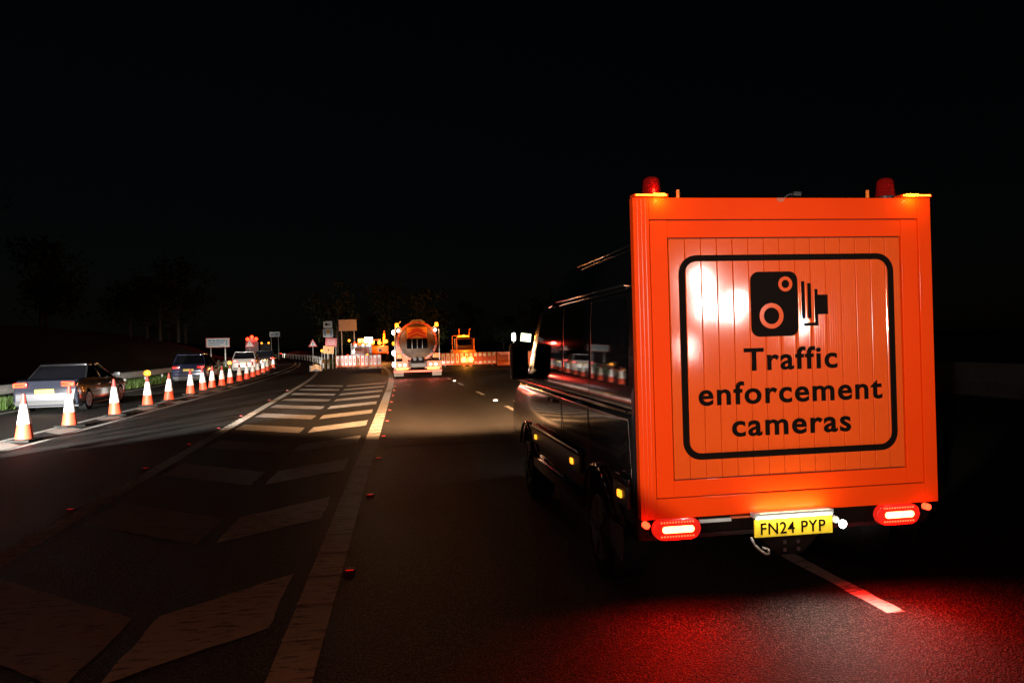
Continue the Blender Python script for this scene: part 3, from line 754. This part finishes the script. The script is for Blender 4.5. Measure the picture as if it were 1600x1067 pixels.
for s in (-1, 1):
    MB().b2(s*.78-.42, s*.78+.42, .1, .16, .48, .86, .01).build('lamp_panel', 'tank_red', tk)
    MB().b2(s*.78-.3, s*.78+.3, .08, .1, .44, .52).build('reflector_strip', 'amber_mid', tk)  # strip glows by itself in place of reflected light
    for dx, r_ in ((-.12, .085), (.13, .1)):
        MB().cyl((s*.78+dx, .05, .68), (s*.78+dx, .1, .68), r_, n=18).build('tail_lamp', 'red_hot', tk)
        MB().cyl((s*.78+dx, .035, .68), (s*.78+dx, .05, .68), r_*.6, n=14).build('lamp_core', 'white_hot', tk)
    MB().b2(s*.98-.2, s*.98+.2, .2, .9, 1.0, 1.25, .03).build('side_locker', 'works_orange', tk)
    for y in (1.4, 2.7, 7.6): wheel(tk, s*.98, y, .48, .34, s)
    MB().b2(s*.98-.24, s*.98+.24, .75, .78, .08, .5).build('mudflap', 'black', tk)
    # beacon brackets
    MB().cyl((s*.7, .2, cz+.6), (s*1.0, .05, cz+.85), .025, n=8).build('beacon_arm', 'steel', tk)
    bc = MB().cyl((s*1.0, .05, 2.6), (s*1.0, .05, 2.8), .1, .08, n=14).build('beacon', 'amber_hot', tk)
    MB().cyl((s*.93, 0.0, 2.42), (s*.93, .05, 2.42), .075, n=12).build('work_lamp', 'white_hot', tk)
    lamp('beacon_glow', 'POINT', (s*1.0, -.35, 2.7), 45, (1, .27, .03), tk, rad=.1)
# pipe, hose and ladder on the left
MB().tube([(-1.12, .1, .5), (-1.12, .1, 2.45), (-.95, .1, 2.75), (-.8, .2, 2.9)], .035, 8).build('stand_pipe', 'steel', tk)
for z, m in ((2.34, 'white_hot'), (1.78, 'amber_mid'), (1.3, 'white_hot'), (.72, 'white_hot')):
    MB().sphere((-1.2, .0, z), .07 if m != 'white_hot' or z > 2 else .085, (1, 1, 1.5), n=10).build('side_lamp', m, tk, smooth=True)
lad = MB(); lad.cyl((1.12, .15, .9), (1.12, .15, 2.5), .02, n=8); lad.cyl((1.12, .5, .9), (1.12, .5, 2.5), .02, n=8)
for k in range(6): lad.cyl((1.12, .15, 1.05+k*.27), (1.12, .5, 1.05+k*.27), .014, n=6)
lad.build('ladder', 'steel', tk)
MB().tube([(-.35, .6, 2.8), (-.2, .4, 2.93), (.2, .4, 2.95), (.4, .7, 2.84)], .04, 8).build('top_rail', 'steel', tk)
lamp('tail_glow', 'AREA', (-.78, -.05, .68), 9, (1, .03, .01), tk, aim=(-.78, -3, -1.2), dims=(.4, .15))
lamp('tail_glow', 'AREA', (.78, -.05, .68), 9, (1, .03, .01), tk, aim=(.78, -3, -1.2), dims=(.4, .15))

# ------------------------------------------------------------------ works vehicles behind the barriers
wv = empty('works_lorry', (5.15, 60.5, 0), R(-2), 'amber lit works lorry with roof light bar and raised posts behind the right barriers', 'works lorry')
MB().b2(-.95, .95, 0, 4.5, .55, 1.15, .04).build('load_bed', 'works_orange', wv)
MB().b2(-.62, .98, 3.0, 4.6, 1.15, 2.15, .12).build('cab', 'works_orange', wv, smooth=40)
MB().b2(-.45, .82, 2.96, 3.0, 1.5, 2.0).build('rear_window', 'glass', wv)
fr = MB(); fr.b2(-.98, -.9, 0, .08, 1.1, 2.35); fr.b2(-.98, .4, 0, .08, 2.27, 2.35); fr.b2(-.6, -.54, 0, .08, 1.1, 2.2)
fr.build('rear_frame', 'works_orange', wv)
MB().cyl((-.3, 1, 2.1), (-.36, .6, 2.92), .07, n=8).build('raised_arm', 'works_orange', wv)
MB().cyl((.45, 1, 2.1), (.55, .6, 2.9), .07, n=8).build('raised_arm', 'works_orange', wv)
MB().b2(.8, .88, .2, .3, 1.1, 2.05).build('side_post', 'works_orange', wv)
lb = MB().b2(-.5, .45, -.05, .08, 2.2, 2.3, .02).build('light_bar', 'amber_mid', wv)
MB().sphere((0, -.1, 2.28), .1, (1.3, 1, 1), n=12).build('bar_lamp', 'amber_hot', lb, smooth=True)
for x in (.02, .5):
    MB().cyl((x, -.08, .78), (x, 0, .78), .1, n=18).build('rear_lamp', 'amber_hot', wv)
for s in (-1, 1):
    for y in (.9, 3.7): wheel(wv, s*.8, y, .42, .26, s)
lamp('amber_glow', 'POINT', (0.1, -.7, 1.1), 90, (1, .36, .04), wv, rad=.08)
lamp('amber_glow', 'POINT', (0.0, -.5, 2.4), 70, (1, .36, .04), wv, rad=.08)
lamp('amber_glow', 'POINT', (-.3, -7.6, .7), 70, (1, .33, .03), wv, rad=.08)

w2 = empty('works_truck', (-3.7, 74, 0), R(3), 'pale works truck with white hot roof light bar left of the tanker', 'works truck')
MB().b2(-.95, .95, 0, 3.2, .6, 1.75, .05).build('box_body', 'paint_white', w2, smooth=40)
MB().b2(-.9, .9, 3.3, 5.0, .5, 2.0, .15).build('cab', 'works_orange', w2, smooth=40)
MB().b2(-.7, .7, -.02, .0, .9, 1.55).build('rear_door', 'tank_red', w2)
MB().b2(-.35, 1.1, 3.0, 3.3, 2.05, 2.42, .06).build('light_bar', 'amber_blaze', w2)
MB().b2(.3, 1.1, 2.94, 3.0, 2.02, 2.55, .03).build('light_panel', 'white_hot', w2)
MB().b2(-1.05, -.98, 0, .1, .5, 1.95).build('corner_post', 'paint_white', w2)
for x in (-.6, .1, .75): MB().cyl((x, -.08, 1.78), (x, 0, 1.78), .08, n=12).build('rear_lamp', 'white_hot', w2)
MB().sphere((-1.2, 0, 2.25), .13, n=10).build('beacon', 'amber_hot', w2, smooth=True)
for s in (-1, 1):
    for y in (.8, 4.2): wheel(w2, s*.8, y, .4, .25, s)
lamp('bar_glow', 'POINT', (.4, 1.5, 2.9), 450, (1, .3, .03), w2, rad=.2)
lamp('floodlight_glow', 'SPOT', (.6, 2.6, 2.6), 700, (1, .70, .42), w2, aim=(4.5, -22, 0), size=50, blend=.8, rad=.15)

w3 = empty('digger', (-2.05, 78, 0), R(2), 'orange digger with amber beacons just left of the tanker', 'digger')
MB().b2(-.85, .85, 0, 2.2, .85, 1.65, .1).build('engine_cover', 'works_orange', w3, smooth=40)
MB().b2(-.85, .1, 1.2, 2.6, 1.65, 2.35, .06).build('cab', 'works_orange', w3, smooth=40)
MB().b2(-.78, .03, 1.17, 1.2, 1.72, 2.25).build('cab_window', 'glass', w3)
MB().cyl((.4, 2, 1.5), (.55, 4.5, 3.2), .16, .12, n=10).build('boom', 'works_orange', w3)
MB().cyl((.55, 4.5, 3.2), (.5, 6.3, 1.2), .12, .1, n=10).build('dipper_arm', 'works_orange', w3)
MB().box((.5, 6.5, .95), (.7, .5, .5), .08).build('bucket', 'black', w3)
for s in (-1, 1): MB().b2(s*.75-.2, s*.75+.2, 0, 2.8, 0, .7, .2).build('track', 'rubber', w3, smooth=40)
for x, z in ((-.75, 1.98), (-.05, 1.95), (.62, 2.1)):
    MB().sphere((x, -.1, z), .2, n=12)  .build('beacon', 'amber_hot', w3, smooth=True)
MB().sphere((.75, -.1, .9), .07, n=8).build('marker_lamp', 'red_hot', w3)
MB().cyl((0, -.03, 1.2), (0, 0, 1.2), .18, n=14).build('counterweight_cap', 'black', w3)
lamp('beacon_glow', 'POINT', (0, -.9, 2.1), 160, (1, .33, .04), w3, rad=.2)
lamp('beacon_glow', 'POINT', (0.2, 3.0, 3.0), 900, (1, .28, .03), w3, rad=.2)  # extra lamp added above the beacons to warm the trees behind

# white flood lamps seen past the van mirror
fl = empty('floodlight', (11.0, 68, 0), R(-6), 'pair of glaring greenish white flood lamps beyond the van door mirror', 'floodlight')
posts(fl, (-.6, .55), 2.0, .04)
MB().box((.55, 0, 2.05), (1.0, .12, .82), .03, rot=Matrix.Rotation(R(8), 3, 'Y')).build('lamp_head', 'black', fl)
MB().box((.55, -.07, 2.05), (.94, .02, .74), rot=Matrix.Rotation(R(8), 3, 'Y')).build('lamp_lens', mat('flood_lens', (1, 1, 1), .3, emit=(.92, 1, .62), es=3), fl)
MB().prism(rrect(-.75, -.4, 1.75, 2.5, .15), 'y', -.06, .06).build('small_lamp_lens', M['white_hot'], fl)

# ------------------------------------------------------------------ enforcement van
van = empty('enforcement_van', (2.42, 4.42, 0), 0, 'dark van with a large orange lit sign board on its rear reading Traffic enforcement cameras', 'van')
hw = 1.035
ry, fy, wr = .80, 3.82, .36             # wheel centres (behind the board), local y
vlen = 4.95
MAT = 'van'
lowp = [(0, .50), (.02, .46)] + arch(ry, wr, wr+.09, 0, .46) + arch(fy, wr, wr+.09, 0, .46) + [(vlen-.1, .46), (vlen, .55), (vlen+.02, .8), (vlen-.1, 1.0), (vlen-.5, 1.16), (4.2, 1.25), (0, 1.25)]
lbm = MB().prism(lowp, 'x', -hw, hw, bev=.045)
for v in lbm.bm.verts: v.co.x *= 1-.024*max(0, 1.25-v.co.z)/.8
lbm.build('lower_body', MAT, van, smooth=50)
# upper body lofted along the side
def sect(y, top):
    zs = [(hw-.018, 1.24), (hw-.0125, 1.37), (hw-.03, 1.42), (hw-.036, 1.6), (hw-.046, 1.85), (hw-.06, 2.01), (hw-.14, 2.09), (hw-.165, 2.12), (hw-.235, 2.3), (hw-.29, 2.40), (hw-.42, 2.47), (hw-.7, 2.51), (0, 2.53)]
    half = [(w, min(z, top-.0008*(len(zs)-i))) for i, (w, z) in enumerate(zs)]
    return [(x, y, z) for x, z in half] + [(-x, y, z) for x, z in half[-2::-1]]
st = [(0.0, 2.50), (.03, 2.53), (2.2, 2.54), (2.55, 2.50), (2.8, 2.42), (3.02, 2.26), (3.15, 2.12), (3.5, 1.72), (3.85, 1.36), (4.05, 1.275)]
MB().loft([sect(y, t_) for y, t_ in st], close=True).build('upper_body', MAT, van, smooth=38)
MB().b2(-hw+.15, hw-.15, .35, vlen-.2, .44, .75).build('underbody', 'ink', van)
# windscreen and side glass
MB().poly([(-.86, 3.11, 2.12), (.86, 3.11, 2.12), (.94, 3.87, 1.36), (-.94, 3.87, 1.36)]).build('windscreen', 'glass', van)
def sx(z):                                              # side surface offset at height z
    tb = [(1.24, hw-.018), (1.37, hw-.0125), (1.42, hw-.03), (1.6, hw-.036), (1.85, hw-.046), (2.01, hw-.06)]
    for (a, xa), (b, xb) in zip(tb[:-1], tb[1:]):
        if a <= z <= b: return xa+(xb-xa)*(z-a)/(b-a)
    return tb[-1][1]
def side_patch(mb, s, pts, off, n=6):
    """pts: list of (y0,y1,z) rows from bottom to top"""
    rs = []
    for y0, y1, z in pts:
        rs.append([(s*(sx(z)+off), y0+(y1-y0)*k/n, z) for k in range(n+1)])
    mb.loft(rs, close=False, cap=False)
for s in (-1, 1):
    # front door window, dark load-bay windows, separated by slim pillars
    for nm_, rows in (('door_window', [(2.02, 3.44, 1.42), (2.03, 3.3, 1.6), (2.05, 3.08, 1.85), (2.08, 2.93, 1.99)]),
                      ('load_window', [(1.08, 1.94, 1.42), (1.08, 1.95, 1.6), (1.08, 1.97, 1.85), (1.10, 1.97, 1.99)]),
                      ('load_window', [(.12, 1.0, 1.42), (.12, 1.0, 1.6), (.12, 1.0, 1.85), (.2, 1.0, 1.99)])):
        m_ = MB(); side_patch(m_, s, rows, .006); m_.build(nm_, 'glass', van, smooth=True)
    # door seams
    for y in (1.04, 1.985):
        m_ = MB()
        for z0, z1 in ((1.25, 1.37), (1.37, 1.42), (1.42, 1.6), (1.6, 1.85), (1.85, 2.0)):
            m_.poly([(s*(sx(z0)+.004), y-.006, z0), (s*(sx(z0)+.004), y+.006, z0), (s*(sx(z1)+.004), y+.006, z1), (s*(sx(z1)+.004), y-.006, z1)])
        m_.b2(s*hw-.002, s*hw+.002, y-.005, y+.005, .52, 1.22); m_.build('door_seam', 'black', van)
    # gutter rails
    MB().tube([(s*(hw-.12), .1, 2.05), (s*(hw-.105), .35, 2.075), (s*(hw-.10), 2.5, 2.08), (s*(hw-.10), 2.85, 2.04), (s*(hw-.09), 3.06, 1.97), (s*(hw-.05), 3.42, 1.6), (s*(hw-.03), 3.72, 1.36)], .012, 8).build('gutter_rail', 'van', van, smooth=True)
    MB().tube([(s*(hw-.27), .3, 2.385), (s*(hw-.27), 2.3, 2.39), (s*(hw-.29), 2.65, 2.33)], .010, 8).build('roof_rail', 'van', van, smooth=True)
    # waist crease, rubbing strips and sill
    MB().b2(s*(hw-.004), s*(hw+.014), .03, 4.4, 1.255, 1.275, .006).build('waist_trim', 'van', van)
    for y0, y1 in ((.03, ry-.47), (ry+.47, fy-.47)):
        MB().b2(s*(hw-.006), s*(hw+.022), y0, y1, .66, .80, .012).build('rubbing_strip', 'black', van, smooth=40)
        MB().b2(s*(hw-.006), s*(hw+.03), y0, y1, .805, .845, .014).build('side_moulding', 'van', van, smooth=40)
    MB().b2(s*(hw-.03), s*(hw+.02), ry+.47, fy-.47, .40, .50, .016).build('sill', 'van', van, smooth=40)
    for cy in (ry, fy):
        a_ = [(cy+(wr+.09)*math.cos(k*math.pi/16), wr+(wr+.09)*math.sin(k*math.pi/16)) for k in range(0, 17)]
        MB().tube([(s*(hw+.006), p[0], p[1]) for p in a_ if p[1] > .46], .016, 8).build('arch_trim', 'van', van, smooth=True)
        wheel(van, s*(hw-.13), cy, wr, .23, s, 'black')
    for y, z in ((.16, .735), (1.5, .735), (3.12, .73)):
        MB().box((s*(hw+.03), y, z), (.014, .075, .045), .006).build('side_marker', 'amber_mid', van)
    MB().prism([(.18, .30), (.42, .34), (.46, .52), (.14, .52)], 'x', s*hw-.02, s*hw-.012).build('mudflap', 'rubber' if s > 0 else 'black', van)
    for y in (2.45, 2.25): MB().box((s*(hw+.012), y+.02, 1.17), (.035, .13, .035), .012).build('door_handle', 'black', van)
    # mirror
    mi = MB().box((s*(hw+.10), 3.62, 1.50), (.20, .13, .40), .05).build('door_mirror', 'black', van, smooth=40)
    MB().tube([(s*(hw-.04), 3.55, 1.33), (s*(hw+.1), 3.6, 1.36)], .03, 8).build('mirror_arm', 'black', mi)
    MB().box((s*(hw+.10), 3.553, 1.50), (.16, .01, .34), .004).build('mirror_glass', 'glass', mi)
    MB().box((s*.82, vlen-.02, .92), (.3, .12, .2), .05).build('headlight', 'white_hot', van)
# headlamps throw light down the road ahead
for s in (-1, 1):
    flat(lamp('headlight_beam', 'SPOT', (s*.8, vlen+.12, .85), 46000, (1, .52, .24), van, aim=(s*.8-3.0, vlen+24, -1.3), size=66, blend=1, rad=.07), .17)

# the sign board: frame rails, slats and lettering  (local x = world x - 2.42, local y = world y - 4.42)
OX, OY = 2.42, 4.42
FY = 4.35-OY
bd = MB().b2(1.43-OX, 3.41-OX, FY+.03, FY+.065, .62, 2.56).build('sign_board', 'dark_gap', van)
def bx(name, m, x0, x1, y0, y1, z0, z1, bev=0, par=bd): return MB().b2(x0-OX, x1-OX, FY+y0, FY+y1, z0, z1, bev).build(name, m, par)
bx('outer_frame_rail', 'orange', 1.42, 1.521, 0, .06, .610, 2.573, .004)
bx('outer_frame_rail', 'orange', 3.331, 3.42, 0, .06, .610, 2.573, .004)
bx('outer_frame_rail', 'orange', 1.522, 3.330, .0015, .06, 2.440, 2.573, .004)
bx('outer_frame_rail', 'orange', 1.522, 3.330, .0015, .06, .610, .733, .004)
for x in (1.447, 1.472, 1.497): bx('rail_groove_ridge', 'orange_gloss', x-.004, x+.004, -.004, .001, .614, 2.57, .0018)
bx('inner_frame_rail', 'orange', 1.528, 1.637, .006, .05, .738, 2.434, .004)
bx('inner_frame_rail', 'orange', 3.210, 3.325, .006, .05, .738, 2.434, .004)
bx('inner_frame_rail', 'orange', 1.638, 3.209, .0075, .05, 2.328, 2.434, .004)
bx('inner_frame_rail', 'orange', 1.638, 3.209, .0075, .05, .738, .839, .004)
x0, x1, z0, z1 = 1.645, 3.203, .846, 2.321; n = 15; p = (x1-x0)/n; sl = None
for i in range(n):
    if sl is None:
        pts = [(-p/2+.0015, .03)]; kk = 6
        pts.append((-p/2+.0015, .0155))
        for j in range(kk):
            a = -p/2+.004+(p-.008)*j/kk; b = -p/2+.004+(p-.008)*(j+1)/kk
            pts += [(a+.0008, .0130), (b-.0008, .0130), (b, .0135)]
        pts += [(p/2-.0015, .0155), (p/2-.0015, .03)]
        mb = MB(); mb.prism([(a, b) for a, b in pts], 'z', z0, z1); sl = mb.build('slat', 'slat', bd)
    else: sl = share(sl, bd)
    sl.location = (x0+p*(i+.5)-OX, FY+random.uniform(-.0004, .0004), 0); sl.rotation_euler = (0, 0, R(random.uniform(-.25, .25)))
GY = FY+.0085
ring(MB(), [(x-OX, z) for x, z in rrect(1.705, 3.152, .958, 2.22, .115, 8)], [(x-OX, z) for x, z in rrect(1.745, 3.112, .998, 2.182, .078, 8)], GY, GY+.003).build('sign_border', 'ink', bd)
MB().prism([(x-OX, z) for x, z in rrect(2.172, 2.487, 1.706, 2.112, .055)], 'y', GY, GY+.003).build('camera_symbol_body', 'ink', bd)
def circ(cx, cz_, r, n_=32): return [(cx-OX+r*math.cos(k*2*math.pi/n_), cz_+r*math.sin(k*2*math.pi/n_)) for k in range(n_)]
for cx, cz_, ro, ri in ((2.404, 2.033, .047, .026), (2.306, 1.835, .080, .052)):
    ring(MB(), circ(cx, cz_, ro), circ(cx, cz_, ri), GY-.0025, GY-.0005).build('lens_ring', 'slat', bd)
for a, b, c, d in ((2.512, 2.534, 1.815, 2.048), (2.555, 2.577, 1.815, 2.036), (2.602, 2.622, 1.767, 1.998), (2.622, 2.69, 1.838, 1.962), (2.525, 2.601, 1.767, 1.786)):
    MB().b2(a-OX, b-OX, GY, GY+.003, c, d).build('camera_symbol_bar', 'ink', bd)
for s_, a, b, z, h in (('Traffic', 2.117, 2.745, 1.500, .142), ('enforcement', 1.812, 3.052, 1.294, .142), ('cameras', 2.025, 2.828, 1.094, .142)):
    text('lettering', s_, 'ink', bd, a-OX, b-OX, z, GY, h=h, bold=.022, depth=.003, spacing=1.12)
# lamp strips, beacons and small fittings on the top edge
for a, b, hot in ((1.425, 1.64, (1.545, 1.62)), (3.205, 3.418, (3.23, 3.32))):
    ls = bx('lamp_strip', 'orange', a, b, -.02, .06, 2.576, 2.592, 0)
    MB().b2(a-OX+.01, b-OX-.01, FY-.024, FY-.02, 2.580, 2.590).build('lit_edge', 'amber_hot', ls)
    MB().b2(hot[0]-OX, hot[1]-OX, FY-.03, FY-.024, 2.578, 2.594).build('lit_lens', 'amber_hot', ls)
    lamp('edge_glow', 'POINT', ((hot[0]+hot[1])/2-OX, FY-.05, 2.56), 1.2, (1, .45, .05), van, rad=.01)
for cx, tilt in ((1.585, 0), (3.19, 0)):
    be = MB().cyl((cx-OX, FY+.12, 2.60), (cx-OX, FY+.12, 2.70), .062, .05, n=24)
    be.sphere((cx-OX, FY+.12, 2.70), .05, (1, 1, .55), n=20)
    be = be.build('beacon', 'beacon', van, smooth=40)
    MB().cyl((cx-OX, FY+.12, 2.575), (cx-OX, FY+.12, 2.60), .068, n=24).build('beacon_base', 'black', be)
    co = MB()
    for k in range(4): co.cyl((cx-OX, FY+.12, 2.612+k*.024), (cx-OX, FY+.12, 2.624+k*.024), .032, .026, n=16)
    co.build('beacon_reflector', 'beacon_core', be)
lamp('beacon_glow', 'POINT', (1.585-OX, FY+.03, 2.64), 1.0, (1, .03, .01), van, rad=.02)
MB().cyl((1.719-OX, FY+.02, 2.57), (1.719-OX, FY+.02, 2.625), .011, n=10).build('locating_pin', 'works_orange', bd)
MB().cyl((2.992-OX, FY+.02, 2.575), (2.992-OX, FY+.02, 2.625), .011, n=10).build('locating_pin', 'works_orange', bd)
rc = MB(); rc.b2(2.475-OX, 2.53-OX, FY, FY+.06, 2.585, 2.615, .008); rc.tube([(2.42-OX, FY+.02, 2.58), (2.46-OX, FY+.02, 2.60), (2.49-OX, FY+.02, 2.59)], .006, 6)
rc.build('rear_camera', 'black', van)
MB().prism([(2.385-OX+.028*math.cos(a*math.pi/10), 2.572+.026*math.sin(a*math.pi/10)) for a in range(10, 21)], 'y', FY-.0015, FY+.001).build('drain_notch', 'tank_red', bd)

# rear lamps, number plate and tow bracket below the board
BY = FY-.03
MB().b2(-.93, .93, FY+.06, FY+.14, .49, .60, .02).build('rear_bumper', 'ink', van)
for x0_, x1_, cz_ in ((1.487, 1.787, .553), (2.966, 3.264, .551)):
    ln = MB().prism([(x-OX, z) for x, z in rrect(x0_, x1_, cz_-.066, cz_+.062, .06, 8)], 'y', BY, BY+.045, .006).build('tail_lamp', 'tail', van, smooth=40)
    bxl = MB().prism([(x-OX, z) for x, z in rrect(x0_+.055, x1_-.045, cz_-.022, cz_+.018, .018, 6)], 'y', BY-.006, BY-.0005).build('light_bar', 'tail_hot', ln)
    led = None
    for r_ in range(2):
        for k in range(12):
            zz = cz_+(.042 if r_ else -.044); xx = x0_+.05+k*(x1_-x0_-.1)/11-OX
            if led is None: led = MB().sphere((0, 0, 0), .006, n=6).build('led_dot', 'red_hot', ln)
            else: led = share(led, ln)
            led.location = (xx, BY-.002, zz)
    cx = (x0_+x1_)/2-OX
    lamp('tail_glow', 'AREA', (cx, BY-.02, cz_-.03), 25, (1, .007, .004), van, aim=(cx, BY-.5, cz_-.75), dims=(.24, .08)).data.spread = R(155)
for cx in (1.441, 3.318):
    MB().cyl((cx-OX, BY-.01, .586), (cx-OX, BY+.03, .586), .02, n=18).build('side_marker_lamp', 'red_hot', van)
    lamp('marker_glow', 'POINT', (cx-OX, BY-.03, .586), .25, (1, .02, .01), van, rad=.015)
PY = 4.3-OY
pl = MB().b2(2.124-OX, 2.645-OX, PY, PY+.01, .470, .582, .004).build('number_plate', 'yellow', van)
text('lettering', 'FN24 PYP', 'ink', pl, 2.165-OX, 2.595-OX, .488, PY-.003, h=.075, bold=.012, depth=.002, spacing=1.1)
bar_ = MB().b2(2.122-OX, 2.648-OX, PY-.012, PY+.05, .590, .622, .006).build('plate_lamp_bar', 'steel', van)
MB().b2(2.13-OX, 2.64-OX, PY-.010, PY-.002, .5855, .5895).build('plate_lamp_lens', 'plate_lens', bar_)
lamp('plate_light', 'AREA', (2.385-OX, PY-.03, .60), .9, (1, .92, .7), van, aim=(2.385-OX, PY+.02, .48), dims=(.48, .01))
lamp('plate_light_up', 'AREA', (2.385-OX, PY-.02, .625), 1.6, (1, .8, .35), van, aim=(2.385-OX, FY, .72), dims=(.46, .01))
MB().b2(1.79-OX, 2.0-OX, FY+.0, FY+.02, .570, .592, .004).build('step_edge', 'steel', van)
MB().b2(2.0-OX, 2.12-OX, FY-.01, FY+.02, .588, .6, .002).build('wiring_bracket', 'tank_red', van)
MB().cyl((2.668-OX, PY+.0, .55), (2.668-OX, PY+.03, .55), .022, n=16).build('socket', 'white', van)
rv = MB().cyl((2.708-OX, PY-.005, .522), (2.708-OX, PY+.03, .522), .024, n=20).build('reversing_lamp', 'black', van)
MB().cyl((2.708-OX, PY-.012, .522), (2.708-OX, PY-.006, .522), .026, n=20).build('lamp_lens', 'white_hot', rv)
lamp('reversing_light', 'SPOT', (2.708-OX, PY-.03, .52), 26, (1, .93, .8), van, aim=(2.708-OX-.1, PY-.25, 0), size=120, blend=.8, rad=.02)
tb = MB().prism([(2.16-OX, .468), (2.56-OX, .468), (2.44-OX, .352), (2.28-OX, .352)], 'y', PY+.01, PY+.03, .003).build('tow_plate', 'ink', van)
for x in (2.322, 2.412):
    for z in (.385, .432): MB().cyl((x-OX, PY+.0, z), (x-OX, PY+.012, z), .014, n=6).build('bolt', 'chrome', tb)
MB().tube([(2.10-OX, PY, .475), (2.12-OX, PY-.005, .43), (2.155-OX, PY-.01, .395), (2.19-OX, PY-.01, .37), (2.21-OX, PY-.01, .372), (2.205-OX, PY-.01, .40), (2.17-OX, PY-.005, .41)], .0075, 8).build('safety_hook', 'steel', van, smooth=True)

# ------------------------------------------------------------------ unseen lamps added behind the camera to light the board
wk = empty('added_work_light', (-1.5, -1.6, 0), 0, 'added unseen tripod work light left behind the camera, shining on the orange board', 'work light')
MB().cyl((0, 0, .0), (0, 0, 1.75), .025, n=10).build('mast', 'steel', wk)
for k in range(3):
    a = k*2.094; MB().cyl((0, 0, .5), (math.cos(a)*.5, math.sin(a)*.5, 0), .018, n=8).build('tripod_leg', 'steel', wk)
MB().box((0, -.08, 1.85), (.3, .1, .2), .02).build('lamp_head', 'black', wk)
MB().cyl((0, 0, 1.98), (0, 0, 2.12), .07, .055, 16).build('beacon', 'amber_hot', wk)  # beacon added as a carrier for the warm fill below
MB().cyl((0, 0, 1.93), (0, 0, 1.98), .08, n=16).build('beacon_base', 'black', wk)
lamp('beacon_glow', 'POINT', (0, 0, 2.22), 130, (1, .28, .14), wk, rad=.06)  # added amber fill that brightens the near hatching bars
lamp('added_board_beam', 'SPOT', (0, .02, 1.85), 1480, (1, .93, .84), wk, aim=(3.85, 5.95, 1.76), size=22.5, blend=.16, rad=.05)  # added beam, cone kept to the board so the road stays dark
bl = empty('added_light_tower', (5.75, -4.6, 0), R(0), 'added light tower right behind the camera, shaped for the reflection in the orange board', 'light tower')
MB().cyl((0, 0, 0), (0, 0, 1.9), .04, n=10).build('mast', 'steel', bl)
MB().box((0, 0, .3), (.9, .6, .45), .05).build('generator', 'works_orange', bl)
MB().box((.05, -.06, 2.3), (1.3, .1, 1.9), .03).build('lamp_head', 'black', bl)
for (x, z, w_, h_, e_, tw) in ((-.12, 2.78, .30, .34, 1.2, 20), (-.04, 2.40, .22, .62, 2.2, -8), (.30, 2.20, .16, .30, .5, 25), (.62, 2.36, .22, .30, .8, 15), (.50, 2.12, .14, .26, .4, 35), (-.42, 1.50, .10, .42, .35, 0)):
    t_ = lamp('reflection_light', 'AREA', (x, .06, z), e_, (1, .93, .85), bl, aim=(x-3.4, 9, z-.5), dims=(w_, h_)); t_.data.spread = R(24)  # added panels, sized and tilted to shape the white reflection in the board
    t_.rotation_euler.rotate_axis('Z', R(tw))
